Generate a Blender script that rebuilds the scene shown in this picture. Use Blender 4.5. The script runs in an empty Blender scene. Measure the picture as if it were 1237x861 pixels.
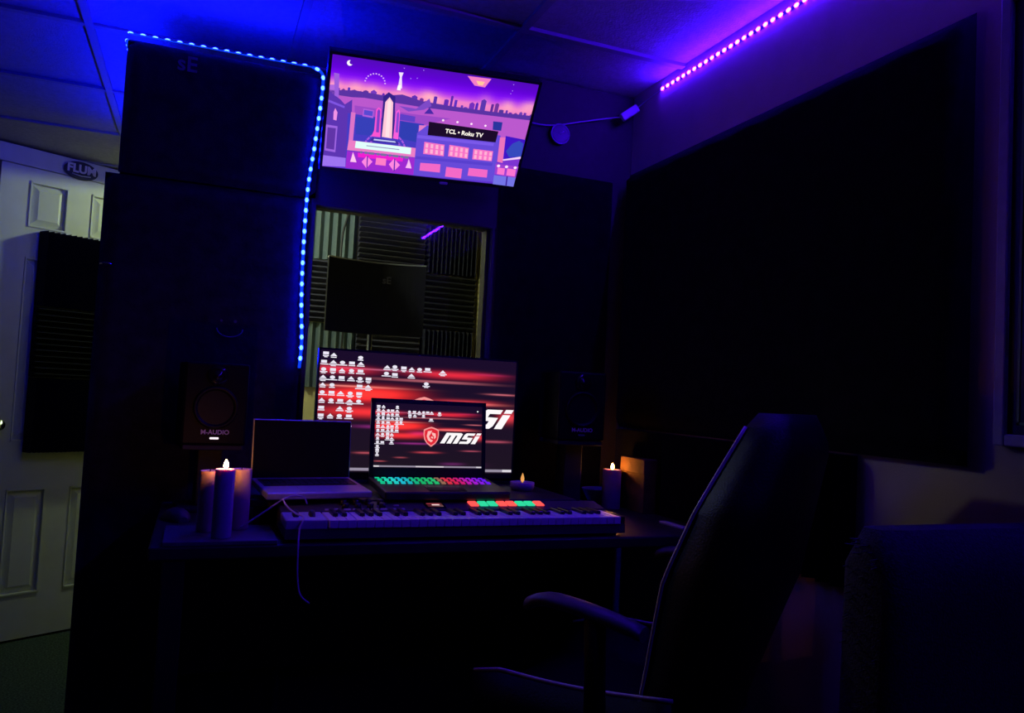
import bpy, bmesh, math, random
from mathutils import Matrix, Vector, Euler
random.seed(7)
S = bpy.context.scene
COL = S.collection

# ------------------------------------------------------------------ camera
cam_d = bpy.data.cameras.new('camera')
cam = bpy.data.objects.new('camera', cam_d)
COL.objects.link(cam)
yaw, pit, rol = map(math.radians, (21.7, 2.8, 2.9))
fw = Vector((math.sin(yaw) * math.cos(pit), math.cos(yaw) * math.cos(pit), math.sin(pit)))
r0 = Vector((math.cos(yaw), -math.sin(yaw), 0))
u0 = r0.cross(fw)
R_ = math.cos(rol) * r0 + math.sin(rol) * u0
U_ = math.cos(rol) * u0 - math.sin(rol) * r0
M = Matrix((R_, U_, -fw)).transposed().to_4x4()
M.translation = Vector((0, 0, 1.31))
cam.matrix_world = M
cam_d.sensor_fit = 'HORIZONTAL'
cam_d.sensor_width = 36.0
cam_d.lens = 36.0 * 950.0 / 1237.0
cam_d.clip_start = 0.02
S.camera = cam

# ------------------------------------------------------------------ world, exposure
w = bpy.data.worlds.new('world')
S.world = w
w.use_nodes = True
w.node_tree.nodes['Background'].inputs[0].default_value = (0.25, 0.2, 1.0, 1)
w.node_tree.nodes['Background'].inputs[1].default_value = 0.005
S.view_settings.view_transform = 'Standard'
S.view_settings.look = 'None'
S.view_settings.gamma = 1.0
S.view_settings.exposure = 0.0
S.cycles.max_bounces = 6
S.cycles.sample_clamp_indirect = 3.0
LED_LEFT = (0.35, 1.0, 330.0)      # linear radiance of the blue strip's domes
LED_RIGHT = (19.0, 0.95, 430.0)       # the violet strip
FLAME = (420.0, 145.0, 24.0)

def lamp(name, kind, loc, energy, color, size=0.05, **kw):
    d = bpy.data.lights.new(name, kind)
    d.energy = energy
    d.color = color
    d.shadow_soft_size = size
    for k, v in kw.items():
        setattr(d, k, v)
    o = bpy.data.objects.new(name, d)
    o.location = loc
    COL.objects.link(o)
    return o

# dim lamp inside the booth, above the window head; downlight in the passage behind it
lamp('booth_lamp', 'POINT', (0.10, 3.15, 2.12), 15.0, (0.90, 1.0, 0.80), 0.05)
lamp('passage_downlight', 'SPOT', (0.22, 4.46, 2.36), 17.0, (0.80, 1.0, 0.52), 0.04,
     spot_size=math.radians(172), spot_blend=0.06)

# ------------------------------------------------------------------ materials
def lin(c):
    return tuple((x / 12.92 if x <= 0.04045 else ((x + 0.055) / 1.055) ** 2.4) for x in c)
def s255(c):
    return lin(tuple(x / 255.0 for x in c))

MATS = {}
def mat(name, col, rough=0.6, metal=0.0, nscale=0, namp=0.12, bump=0.0, bscale=None, coat=0.0, spec=0.5, sss=0.0):
    """principled material with procedural colour variation and bump; col is linear albedo"""
    m = bpy.data.materials.new(name)
    m.use_nodes = True
    nt = m.node_tree
    b = nt.nodes['Principled BSDF']
    b.inputs['Roughness'].default_value = rough
    b.inputs['Metallic'].default_value = metal
    b.inputs['Specular IOR Level'].default_value = spec
    if coat:
        b.inputs['Coat Weight'].default_value = coat
        b.inputs['Coat Roughness'].default_value = 0.06
    if nscale or bump:
        tc = nt.nodes.new('ShaderNodeTexCoord')
        nz = nt.nodes.new('ShaderNodeTexNoise')
        nz.inputs['Scale'].default_value = nscale or 40
        nz.inputs['Detail'].default_value = 4
        nt.links.new(tc.outputs['Object'], nz.inputs['Vector'])
        rp = nt.nodes.new('ShaderNodeValToRGB')
        rp.color_ramp.elements[0].position = 0.3
        rp.color_ramp.elements[1].position = 0.7
        rp.color_ramp.elements[0].color = (*[max(0, c * (1 - namp)) for c in col], 1)
        rp.color_ramp.elements[1].color = (*[min(1, c * (1 + namp)) for c in col], 1)
        nt.links.new(nz.outputs['Fac'], rp.inputs['Fac'])
        nt.links.new(rp.outputs['Color'], b.inputs['Base Color'])
        if bump:
            n2 = nz
            if bscale:
                n2 = nt.nodes.new('ShaderNodeTexNoise')
                n2.inputs['Scale'].default_value = bscale
                n2.inputs['Detail'].default_value = 3
                nt.links.new(tc.outputs['Object'], n2.inputs['Vector'])
            bp = nt.nodes.new('ShaderNodeBump')
            bp.inputs['Strength'].default_value = bump
            bp.inputs['Distance'].default_value = 0.004
            nt.links.new(n2.outputs['Fac'], bp.inputs['Height'])
            nt.links.new(bp.outputs['Normal'], b.inputs['Normal'])
    else:
        b.inputs['Base Color'].default_value = (*col, 1)
    if sss:
        b.inputs['Subsurface Weight'].default_value = sss
        b.inputs['Subsurface Radius'].default_value = (1.0, 0.45, 0.25)
        b.inputs['Subsurface Scale'].default_value = 0.02
    MATS[name] = m
    return m

def emat(name, rad):
    m = bpy.data.materials.new(name)
    m.use_nodes = True
    nt = m.node_tree
    nt.nodes.clear()
    out = nt.nodes.new('ShaderNodeOutputMaterial')
    e = nt.nodes.new('ShaderNodeEmission')
    k = max(rad)
    e.inputs[0].default_value = (*[c / k for c in rad], 1)
    e.inputs[1].default_value = k
    nt.links.new(e.outputs[0], out.inputs[0])
    MATS[name] = m
    return m

def screen_mat(name, strength, gloss=0.0):
    """lit display: the picture stored in the mesh's colour attribute is what the panel gives off"""
    m = bpy.data.materials.new(name)
    m.use_nodes = True
    nt = m.node_tree
    nt.nodes.clear()
    out = nt.nodes.new('ShaderNodeOutputMaterial')
    e = nt.nodes.new('ShaderNodeEmission')
    a = nt.nodes.new('ShaderNodeVertexColor')
    a.layer_name = 'picture'
    e.inputs[1].default_value = strength
    nt.links.new(a.outputs[0], e.inputs[0])
    nt.links.new(e.outputs[0], out.inputs[0])
    MATS[name] = m
    return m

def glass_mat():
    m = bpy.data.materials.new('glass')
    m.use_nodes = True
    nt = m.node_tree
    nt.nodes.clear()
    out = nt.nodes.new('ShaderNodeOutputMaterial')
    t = nt.nodes.new('ShaderNodeBsdfTransparent')
    t.inputs[0].default_value = (0.93, 0.95, 0.94, 1)
    g = nt.nodes.new('ShaderNodeBsdfGlossy')
    g.inputs['Roughness'].default_value = 0.02
    f = nt.nodes.new('ShaderNodeFresnel')
    f.inputs[0].default_value = 1.5
    mx = nt.nodes.new('ShaderNodeMixShader')
    nt.links.new(f.outputs[0], mx.inputs[0])
    nt.links.new(t.outputs[0], mx.inputs[1])
    nt.links.new(g.outputs[0], mx.inputs[2])
    nt.links.new(mx.outputs[0], out.inputs[0])
    MATS['glass'] = m

mat('ceiling_tile', (0.42, 0.40, 0.40), 0.9, nscale=60, bump=0.5, bscale=160)
mat('jamb_grey', (0.06, 0.065, 0.05), 0.7)
mat('grid_metal', (0.30, 0.29, 0.30), 0.6)
mat('wall_paint', (0.50, 0.36, 0.30), 0.85, nscale=9, namp=0.06, bump=0.15, bscale=300)
mat('booth_paint', (0.045, 0.035, 0.032), 0.8, nscale=10, bump=0.1, bscale=200)
mat('booth_inner', (0.86, 0.76, 0.34), 0.8, nscale=7, namp=0.08)
mat('door_paint', (0.66, 0.68, 0.62), 0.5, nscale=12, namp=0.04)
mat('carpet', (0.05, 0.085, 0.05), 1.0, nscale=120, namp=0.9, bump=1.0, bscale=420)
mat('mouse_violet', (0.06, 0.035, 0.07), 0.5, nscale=40)
mat('foam_side', (0.030, 0.031, 0.044), 1.0, nscale=300, namp=0.3, bump=0.3, spec=0.1)
mat('foam_black', (0.016, 0.016, 0.020), 1.0, nscale=300, namp=0.35, bump=0.3, spec=0.1)
mat('foam_grey', (0.055, 0.053, 0.085), 0.95, nscale=300, namp=0.3, bump=0.3)
mat('foam_pale', (0.11, 0.15, 0.155), 0.95, nscale=300, namp=0.2, bump=0.3)
mat('blanket', (0.012, 0.011, 0.014), 1.0, nscale=25, namp=0.3, bump=0.3, bscale=60, spec=0.12)
mat('blanket_flare', (0.045, 0.045, 0.060), 1.0, nscale=25, namp=0.3, bump=0.3, bscale=60, spec=0.12)  # same black blanket, lens flare put into the colour as a bluish lift
mat('print_dim', (0.14, 0.13, 0.20), 0.7)
mat('print_grey', (0.60, 0.56, 0.56), 0.6)
mat('black_plastic', (0.012, 0.012, 0.014), 0.35, nscale=120, namp=0.2)
mat('cabinet_black', (0.003, 0.003, 0.004), 0.5, nscale=120, namp=0.2, spec=0.12)
mat('black_matte', (0.010, 0.010, 0.012), 0.7, nscale=80, namp=0.2)
mat('black_gloss', (0.008, 0.008, 0.010), 0.12)
mat('cone', (0.004, 0.004, 0.005), 0.5, spec=0.2)
mat('desk_wood', (0.030, 0.024, 0.024), 0.42, nscale=18, namp=0.3, bump=0.1, bscale=90)
mat('tray_grey', (0.11, 0.10, 0.11), 0.5, nscale=30)
mat('silver', (0.42, 0.42, 0.48), 0.38, 0.5, nscale=50, namp=0.06)
mat('key_white', (0.82, 0.80, 0.84), 0.35, nscale=40, namp=0.03)
mat('key_black', (0.010, 0.010, 0.012), 0.3)
mat('controller_grey', (0.50, 0.52, 0.55), 0.5, nscale=60, namp=0.08)
mat('controller_dark', (0.07, 0.068, 0.060), 0.5, nscale=60, namp=0.1)
mat('cable_white', (0.55, 0.52, 0.55), 0.5, nscale=30, namp=0.05)
mat('cable_black', (0.012, 0.012, 0.014), 0.5)
mat('wax', (0.30, 0.20, 0.46), 0.5, nscale=25, namp=0.1, sss=0.6)
mat('wax_pale', (0.42, 0.27, 0.30), 0.5, nscale=25, namp=0.1, sss=0.5)
mat('wick', (0.02, 0.015, 0.01), 0.9)
mat('ceramic', (0.45, 0.43, 0.52), 0.3)
mat('kraft', (0.20, 0.10, 0.04), 0.8, nscale=30, namp=0.3, bump=0.2)
mat('leather', (0.006, 0.006, 0.007), 0.5, nscale=140, namp=0.25, bump=0.25, bscale=260, spec=0.15)
mat('piping', (0.55, 0.48, 0.46), 0.4)
mat('arm_pad', (0.05, 0.05, 0.055), 0.45, nscale=90, bump=0.2)
mat('velvet', (0.022, 0.012, 0.030), 0.95, nscale=160, namp=0.5, bump=0.8, bscale=320)
mat('fringe', (0.10, 0.085, 0.12), 0.9, nscale=60, namp=0.4)
mat('frame_violet', (0.34, 0.24, 0.42), 0.5, nscale=40, namp=0.1)
mat('picture_black', (0.006, 0.006, 0.008), 0.4)
mat('picture_green', (0.10, 0.24, 0.07), 0.5)
mat('sign_navy', (0.02, 0.022, 0.06), 0.5)
mat('sign_white', (0.66, 0.62, 0.74), 0.5)
mat('chrome', (0.6, 0.6, 0.6), 0.18, 1.0)
mat('tape_white', (0.5, 0.5, 0.6), 0.5)
glass_mat()
emat('led_blue', LED_LEFT)
emat('led_violet', LED_RIGHT)
emat('flame', FLAME)
emat('flame_small', (170.0, 60.0, 10.0))
emat('tape_blue', (0.004, 0.05, 0.9))
emat('tape_violet', (0.05, 0.004, 0.6))
emat('flame_dim', (0.85, 0.38, 0.10))
emat('led_white', (1.3, 1.1, 1.25))
screen_mat('tv_picture', 1.12)
screen_mat('desktop_picture', 1.0)
screen_mat('backlight', 1.0)

# ------------------------------------------------------------------ mesh helpers
I4 = Matrix.Identity(4)
def TR(x=0, y=0, z=0, rz=0, rx=0, ry=0):
    return Matrix.Translation((x, y, z)) @ Matrix.Rotation(rz, 4, 'Z') @ Matrix.Rotation(rx, 4, 'X') @ Matrix.Rotation(ry, 4, 'Y')

class MB:
    def __init__(self):
        self.bm = bmesh.new()
    def _xf(self, vs, mx):
        if mx is not None:
            for v in vs:
                v.co = mx @ v.co
    def box(self, x0, x1, y0, y1, z0, z1, bev=0.0, seg=2, mx=None):
        b = bmesh.new()
        bmesh.ops.create_cube(b, size=1)
        for v in b.verts:
            v.co = Vector(((x0 + x1) / 2 + v.co.x * (x1 - x0), (y0 + y1) / 2 + v.co.y * (y1 - y0), (z0 + z1) / 2 + v.co.z * (z1 - z0)))
        if bev:
            bmesh.ops.bevel(b, geom=list(b.edges), offset=bev, segments=seg, affect='EDGES', profile=0.5)
        return self.add(b, mx)
    def add(self, b, mx=None):
        self._xf(b.verts, mx)
        mp = {}
        for v in b.verts:
            mp[v] = self.bm.verts.new(v.co)
        for f in b.faces:
            try:
                nf = self.bm.faces.new([mp[v] for v in f.verts])
                nf.smooth = f.smooth
            except ValueError:
                pass
        b.free()
        return self
    def loft(self, rings, closed=True, caps=True, smooth=True, mx=None):
        vs = [[self.bm.verts.new((mx @ Vector(p)) if mx is not None else Vector(p)) for p in r] for r in rings]
        n = len(vs[0])
        for a, b in zip(vs[:-1], vs[1:]):
            for i in range(n if closed else n - 1):
                j = (i + 1) % n
                f = self.bm.faces.new((a[i], a[j], b[j], b[i]))
                f.smooth = smooth
        if caps and closed:
            self.bm.faces.new(list(reversed(vs[0])))
            self.bm.faces.new(vs[-1])
        return self
    def lathe(self, prof, n=24, mx=None, caps=True):
        rings = [[(r * math.cos(2 * math.pi * i / n), r * math.sin(2 * math.pi * i / n), z) for i in range(n)] for r, z in prof]
        return self.loft(rings, True, caps, True, mx)
    def tube(self, pts, r, n=8, mx=None):
        pts = [Vector(p) for p in pts]
        rings = []
        up = Vector((0.13, 0.21, 0.97))
        for i, p in enumerate(pts):
            t = (pts[min(i + 1, len(pts) - 1)] - pts[max(i - 1, 0)]).normalized()
            a = t.cross(up)
            if a.length < 1e-4:
                a = t.cross(Vector((1, 0, 0)))
            a.normalize()
            b = a.cross(t)
            rr = r[i] if isinstance(r, (list, tuple)) else r
            rings.append([tuple(p + (a * math.cos(2 * math.pi * k / n) + b * math.sin(2 * math.pi * k / n)) * rr) for k in range(n)])
        return self.loft(rings, True, True, True, mx)
    def prism(self, poly, y0, y1, mx=None, smooth=False):
        """polygon in x,z extruded along y"""
        return self.loft([[(x, y0, z) for x, z in poly], [(x, y1, z) for x, z in poly]], True, True, smooth, mx)
    def build(self, name, m, parent=None, mx=None):
        bmesh.ops.recalc_face_normals(self.bm, faces=self.bm.faces)
        me = bpy.data.meshes.new(name)
        self.bm.to_mesh(me)
        self.bm.free()
        me.materials.append(MATS[m])
        return link(name, me, parent, mx)

def link(name, me, parent=None, mx=None):
    o = bpy.data.objects.new(name, me)
    COL.objects.link(o)
    if parent is not None:
        o.parent = parent
    if mx is not None:
        o.matrix_local = mx
    return o

def thing(name, label, cat, loc=(0, 0, 0), rz=0.0, group=None, mx=None):
    o = bpy.data.objects.new(name, None)
    o.empty_display_size = 0.05
    COL.objects.link(o)
    if mx is not None:
        o.matrix_world = mx
    else:
        o.location = loc
        o.rotation_euler = (0, 0, rz)
    return tag(o, label, cat, group)

def tag(o, label, cat, group=None):
    o['label'] = label
    o['category'] = cat
    if group:
        o['group'] = group
    return o

def struct(o):
    o['kind'] = 'structure'
    return o

def copy_tree(o, parent=None):
    c = o.copy()
    COL.objects.link(c)
    if parent is not None:
        c.parent = parent
    for ch in list(o.children):
        copy_tree(ch, c)
    return c

def spline(pts, n=8):
    """Catmull-Rom through the points"""
    P = [Vector(p) for p in pts]
    out = []
    for i in range(len(P) - 1):
        a, b, c, d = P[max(i - 1, 0)], P[i], P[i + 1], P[min(i + 2, len(P) - 1)]
        for k in range(n):
            t = k / n
            out.append(0.5 * ((2 * b) + (c - a) * t + (2 * a - 5 * b + 4 * c - d) * t * t + (3 * b - a - 3 * c + d) * t ** 3))
    out.append(P[-1])
    return out

def text_mesh(body, size, extrude=0.0004, bold=0.0, shear=0.0, align='CENTER'):
    c = bpy.data.curves.new('lettering', 'FONT')
    c.body = body
    c.size = size
    c.extrude = extrude
    c.offset = bold
    c.shear = shear
    c.align_x = align
    c.align_y = 'CENTER'
    c.resolution_u = 3
    o = bpy.data.objects.new('lettering', c)
    COL.objects.link(o)
    dg = bpy.context.evaluated_depsgraph_get()
    me = bpy.data.meshes.new_from_object(o.evaluated_get(dg))
    bpy.data.objects.remove(o)
    return me

FACE = Matrix.Rotation(math.radians(90), 4, 'X')     # text plane turned to face -y
def lettering(body, size, m, parent, mx, **kw):
    me = text_mesh(body, size, **kw)
    me.materials.clear()
    me.materials.append(MATS[m])
    return link('lettering', me, parent, mx @ FACE)

class Paint:
    """flat picture on a screen of width w and height h: polygons in u (right), v (down), each with its colour"""
    def __init__(self, w, h):
        self.w, self.h = w, h
        self.v, self.f, self.c = [], [], []
    def pos(self, u, v, layer):
        return ((u - 0.5) * self.w, -layer * 0.00025, (0.5 - v) * self.h)
    def grid(self, nx, ny, fn, layer=0):
        base = len(self.v)
        cols = []
        for j in range(ny + 1):
            for i in range(nx + 1):
                self.v.append(self.pos(i / nx, j / ny, layer))
                cols.append(fn(i / nx, j / ny))
        for j in range(ny):
            for i in range(nx):
                q = (j * (nx + 1) + i, (j + 1) * (nx + 1) + i, (j + 1) * (nx + 1) + i + 1, j * (nx + 1) + i + 1)
                self.f.append(tuple(base + k for k in q))
                self.c += [cols[k] for k in q]
    def poly(self, pts, col, layer, linear=False):
        a = sum(p[0] * q[1] - q[0] * p[1] for p, q in zip(pts, pts[1:] + pts[:1]))
        if a > 0:
            pts = list(reversed(pts))
        pts = [(min(1, max(0, u)), min(1, max(0, v))) for u, v in pts]
        base = len(self.v)
        self.v += [self.pos(u, v, layer) for u, v in pts]
        self.f.append(tuple(range(base, base + len(pts))))
        self.c += [col if linear else s255(col)] * len(pts)
    def disc(self, u, v, ru, rv, col, layer, n=10):
        self.poly([(u + ru * math.cos(2 * math.pi * k / n), v + rv * math.sin(2 * math.pi * k / n)) for k in range(n)], col, layer)
    def text(self, body, size, u, v, col, layer, **kw):
        me = text_mesh(body, size, extrude=0, **kw)
        base = len(self.v)
        x0, y0, z0 = self.pos(u, v, layer)
        self.v += [(x0 + q.co.x, y0, z0 + q.co.y) for q in me.vertices]
        for p in me.polygons:
            self.f.append(tuple(base + k for k in p.vertices))
            self.c += [s255(col)] * len(p.vertices)
    def build(self, name, m, parent, mx=None):
        me = bpy.data.meshes.new(name)
        me.from_pydata(self.v, [], self.f)
        ca = me.color_attributes.new('picture', 'FLOAT_COLOR', 'CORNER')
        for d, c in zip(ca.data, self.c):
            d.color = (*c, 1)
        me.materials.append(MATS[m])
        return link(name, me, parent, mx)

def foam_mesh(w, h, d, n, vertical=True, base=0.35):
    """ridged acoustic foam, origin at its lower back centre, ridges towards -y"""
    mb = MB()
    L, prof = (w if vertical else h), []
    k = L / n
    prof.append((0, 0))
    for i in range(n):
        prof += [(i * k + k * 0.02, -d * base), (i * k + k * 0.5, -d), (i * k + k * 0.98, -d * base)]
    prof.append((L, 0))
    if vertical:
        rings = [[(p - w / 2, y, z) for p, y in prof] for z in (0, h)]
    else:
        rings = [[(x, y, p) for p, y in prof] for x in (-w / 2, w / 2)]
    mb.loft(rings, True, True, False)
    return mb
def foam(name, w, h, d, n, vertical, m, mx, label, group=None):
    o = foam_mesh(w, h, d, n, vertical).build(name, m)
    o.matrix_world = mx
    return tag(o, label, 'acoustic foam', group)
# ================================================================== the setting
CEIL = 2.40
floor = struct(MB().box(-2.6, 1.5, -1.6, 5.8, -0.06, 0.0).build('floor', 'carpet'))

# suspended ceiling: grid bars and tiles
ceiling = struct(MB().box(-2.6, 1.5, -1.6, 5.8, CEIL + 0.03, CEIL + 0.09).build('ceiling', 'ceiling_tile'))
XB = [-2.215, -1.605, -0.995, -0.385, 0.225, 0.835, 1.40]
YB = [-1.52, -0.91, -0.30, 0.31, 0.92, 1.53, 2.14, 2.75, 3.36, 3.97, 4.58, 5.19]
for x in XB[:-1]:
    MB().box(x - 0.012, x + 0.012, -1.6, 5.6, CEIL - 0.004, CEIL + 0.028).build('grid_bar', 'grid_metal', ceiling)
for y in YB:
    MB().box(-2.6, 1.40, y - 0.012, y + 0.012, CEIL - 0.003, CEIL + 0.027).build('grid_bar', 'grid_metal', ceiling)
for i in range(len(XB) - 1):
    for j in range(len(YB) - 1):
        MB().box(XB[i] + 0.013, XB[i + 1] - (0.013 if i < 5 else 0.0), YB[j] + 0.013, YB[j + 1] - 0.013,
                 CEIL + 0.004 + 0.002 * ((i * 7 + j * 3) % 3), CEIL + 0.029).build('ceiling_tile', 'ceiling_tile', ceiling)

wall_right = struct(MB().box(1.40, 1.50, -1.6, 2.53, 0, CEIL + 0.03).build('wall_right', 'wall_paint'))

# front wall of the recording booth with its window opening
FY = 2.45
mb = MB()
mb.box(-0.24, 0.29, FY, FY + 0.08, 0, 2.262)
mb.box(0.29, 0.895, FY, FY + 0.08, 0, 1.15)
mb.box(0.29, 0.895, FY, FY + 0.08, 1.872, 2.262)
mb.box(0.895, 1.40, FY, FY + 0.08, 0, 2.262)
mb.box(0.90, 1.40, FY, FY + 0.08, 2.262, CEIL)
wall_front = struct(mb.build('wall_front', 'booth_paint'))
mb = MB()
mb.box(-0.24, 1.33, FY + 0.08, 3.73, 2.222, 2.262)
struct(mb.build('trim_2', 'booth_paint'))                              # booth roof
struct(MB().box(-0.24, -0.17, FY + 0.08, 3.73, 0, 2.222).build('wall_booth_left', 'booth_inner'))
struct(MB().box(-0.17, 1.245, 3.65, 3.73, 0, 2.222).build('wall_booth_back', 'booth_inner'))
struct(MB().box(1.245, 1.33, FY + 0.08, 3.73, 0, 2.222).build('wall_booth_right', 'booth_inner'))

window_1 = struct(MB().box(0.29, 0.302, FY - 0.012, FY + 0.08, 1.15, 1.872).box(0.874, 0.895, FY + 0.028, FY + 0.08, 1.15, 1.872)
                  .box(0.29, 0.895, FY + 0.01, FY + 0.08, 1.15, 1.165).box(0.29, 0.895, FY + 0.0, FY + 0.08, 1.862, 1.872).build('window_1', 'booth_paint'))
MB().box(0.302, 0.874, FY + 0.030, FY + 0.036, 1.165, 1.862).build('window_pane', 'glass', window_1)
MB().box(0.884, 0.8945, FY + 0.002, FY + 0.029, 1.165, 1.862, 0.002).build('window_jamb', 'jamb_grey', window_1)

# angled wall at the end of the passage, with the panelled door
DW = TR(-0.87, 4.40, 0, math.radians(30))          # local x runs along the wall, -y faces the room
wl = MB().box(-1.9, 1.3, 0.02, 0.12, 0, CEIL).build('wall_left', 'wall_paint')
wl.matrix_world = DW
struct(wl)
tr = MB().box(-0.30, 0.95, -0.012, 0.019, 2.305, CEIL - 0.005, 0.004).build('trim_1', 'door_paint')
tr.matrix_world = DW
struct(tr)
cols = [(0.055, 0.232), (0.345, 0.555)]
rows = [(0.225, 0.735), (0.965, 1.86), (2.01, 2.235)]
xs = [-0.075, cols[0][0], cols[0][1], cols[1][0], cols[1][1], 0.69]
zs = [0.012, rows[0][0], rows[0][1], rows[1][0], rows[1][1], rows[2][0], rows[2][1], 2.30]
mb = MB()
mb.box(xs[0], xs[5], 0.0, 0.018, zs[0], zs[7])
for a, b in ((xs[0], xs[1]), (xs[2], xs[3]), (xs[4], xs[5])):
    mb.box(a, b, -0.016, 0.0, zs[0], zs[7])
for a, b in ((zs[0], zs[1]), (zs[2], zs[3]), (zs[4], zs[5]), (zs[6], zs[7])):
    for c in cols:
        mb.box(c[0], c[1], -0.016, 0.0, a, b)
door_1 = mb.build('door_1', 'door_paint')
door_1.matrix_world = DW
struct(door_1)
for c in cols:
    for r in rows:
        mb = MB()
        g, s, d = 0.012, 0.030, 0.013
        a0, a1, b0, b1 = c[0] + g, c[1] - g, r[0] + g, r[1] - g
        mb.loft([[(a0, 0, b0), (a1, 0, b0), (a1, 0, b1), (a0, 0, b1)],
                 [(a0 + s, -d, b0 + s), (a1 - s, -d, b0 + s), (a1 - s, -d, b1 - s), (a0 + s, -d, b1 - s)]], True, True, False)
        for q in ((c[0], c[0] + 0.008), (c[1] - 0.008, c[1])):
            mb.box(q[0], q[1], -0.021, 0.0, r[0], r[1])
        for q in ((r[0], r[0] + 0.008), (r[1] - 0.008, r[1])):
            mb.box(c[0], c[1], -0.021, 0.0, q[0], q[1])
        mb.build('door_panel', 'door_paint', door_1)
kn = MB().lathe([(0.0, 0), (0.030, 0.0), (0.030, 0.008), (0.011, 0.014), (0.011, 0.035), (0.024, 0.044), (0.029, 0.056), (0.024, 0.068), (0.0, 0.072)], 20,
                TR(-0.018, -0.016, 1.048, rx=math.radians(90)))
kn.build('door_handle', 'chrome', door_1)

# ================================================================== things on the door
h3 = [(0.915, 0.365, 18, True, 'lowest'), (1.282, 0.345, 12, False, 'middle'), (1.629, 0.368, 14, True, 'topmost')]
for z0, h, n, vert, word in h3:
    foam('foam_panel', 0.365, h - 0.002, 0.075, n, vert, 'foam_black', DW @ TR(0.292, -0.022, z0),
         word + ' of three black foam panels on the white door, ' + ('upright' if vert else 'level') + ' ridges', 'foam panels on the door')
sg = thing('door_sign', 'dark oval sign with white letters above the white panelled door', 'sign', mx=DW @ TR(0.277, -0.024, 2.338))
MB().lathe([(0.082, 0), (0.082, 0.006), (0.076, 0.008)], 40, TR(rx=math.radians(90)) @ Matrix.Diagonal((1, 0.56, 1, 1))).build('sign_board', 'sign_navy', sg)
lettering('FLUM', 0.058, 'sign_white', sg, TR(0, -0.0095, 0.006), extrude=0.001, bold=0.0022)
MB().tube([(-0.045, -0.009, -0.022), (0, -0.009, -0.027), (0.045, -0.009, -0.022)], 0.0022, 6).build('underline', 'sign_white', sg)

# ================================================================== coverings on the booth front and right wall
def quilt(name, w, h, d, m, loc, label, cat, rows=6, cols=4, rz=0.0):
    """thick hanging cover: soft edge and shallow stitched pillows, front towards -y"""
    b = bmesh.new()
    nx, nz = cols * 6, rows * 6
    g = []
    for j in range(nz + 1):
        r = []
        for i in range(nx + 1):
            u, v = i / nx, j / nz
            puff = 0.985 + 0.015 * math.cos(2 * math.pi * u * cols) * math.cos(2 * math.pi * v * rows)
            ed = min(1.0, min(u, 1 - u) * w / 0.012, min(v, 1 - v) * h / 0.012)
            r.append(b.verts.new(((u - 0.5) * w, -d * (0.35 + 0.65 * ed * puff), v * h)))
        g.append(r)
    for j in range(nz):
        for i in range(nx):
            f = b.faces.new((g[j][i], g[j][i + 1], g[j + 1][i + 1], g[j + 1][i]))
            f.smooth = True
    bmesh.ops.solidify(b, geom=list(b.faces), thickness=-0.3 * d)
    mb = MB()
    mb.add(b)
    o = mb.build(name, m)
    o.location = loc
    o.rotation_euler = (0, 0, rz)
    if label:
        tag(o, label, cat)
    return o

t = thing('acoustic_blanket', 'black acoustic blanket with a faint two-letter mark, under the blue light strip', 'blanket', (0.028, FY, 1.878))
quilt('cover', 0.542, 0.378, 0.030, 'blanket_flare', (0, 0, 0), None, None, 3, 4).parent = t
lettering('sE', 0.062, 'print_dim', t, TR(-0.112, -0.034, 0.330), bold=0.001)
t = thing('acoustic_blanket', 'tall black acoustic blanket with a faint smile mark, hanging left of the booth window', 'blanket', (0.004, FY, 0.02))
quilt('cover', 0.556, 1.853, 0.032, 'blanket_flare', (0, 0, 0), None, None, 12, 4).parent = t
mb = MB()
mb.tube([(0.074 + 0.036 * math.cos(a), -0.036, 1.442 + 0.026 * math.sin(a)) for a in [math.pi * (1.03 + 0.94 * k / 14) for k in range(15)]], 0.0016, 6)
mb.lathe([(0.0035, 0), (0.0035, 0.001)], 10, TR(0.050, -0.036, 1.462, rx=math.radians(90)))
mb.lathe([(0.0045, 0), (0.0045, 0.001)], 10, TR(0.088, -0.036, 1.462, rx=math.radians(90)))
mb.build('smile_mark', 'print_dim', t)
MB().tube([(-0.272, -0.025, 1.593), (-0.262, -0.045, 1.594), (-0.250, -0.050, 1.594), (-0.238, -0.036, 1.594)], 0.0028, 8).build('hook', 'chrome', t)
quilt('acoustic_blanket', 0.425, 1.30, 0.016, 'blanket', (1.112, FY, 0.78), 'black acoustic blanket on the booth front, right of the window', 'blanket', 8, 3)
quilt('acoustic_blanket', 1.345, 0.895, 0.045, 'blanket', (1.40, 1.757, 1.217), 'large black acoustic blanket on the right wall under the violet light strip', 'blanket', 5, 8, rz=-math.pi / 2)
for k, (y0, w_, word) in enumerate(((2.16, 0.50, 'nearer the booth'), (1.635, 0.53, 'farther from the booth'))):
    foam('foam_panel', w_, 0.295, 0.05, 12, True, 'foam_black', TR(1.40, y0, 0.917, -math.pi / 2),
         'black foam panel low on the right wall below the large blanket, ' + word, 'foam panels low on the right wall')
# ring-shaped dial high on the booth front
t = thing('wall_dial', 'small round dial with a violet rim, high on the booth front right of the television', 'dial', (1.107, FY, 2.217))
MB().lathe([(0.036, 0), (0.036, 0.012), (0.033, 0.014)], 32, TR(rx=math.radians(90))).build('dial_face', 'black_plastic', t)
mb = MB()
mb.tube([(0.034 * math.cos(a), -0.014, 0.034 * math.sin(a)) for a in [2 * math.pi * k / 36 for k in range(37)]], 0.0022, 6)
mb.build('dial_rim', 'frame_violet', t)
MB().tube([(0.0, -0.015, 0.0), (0.012, -0.016, 0.010)], 0.0018, 6).build('pointer', 'print_grey', t)

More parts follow.
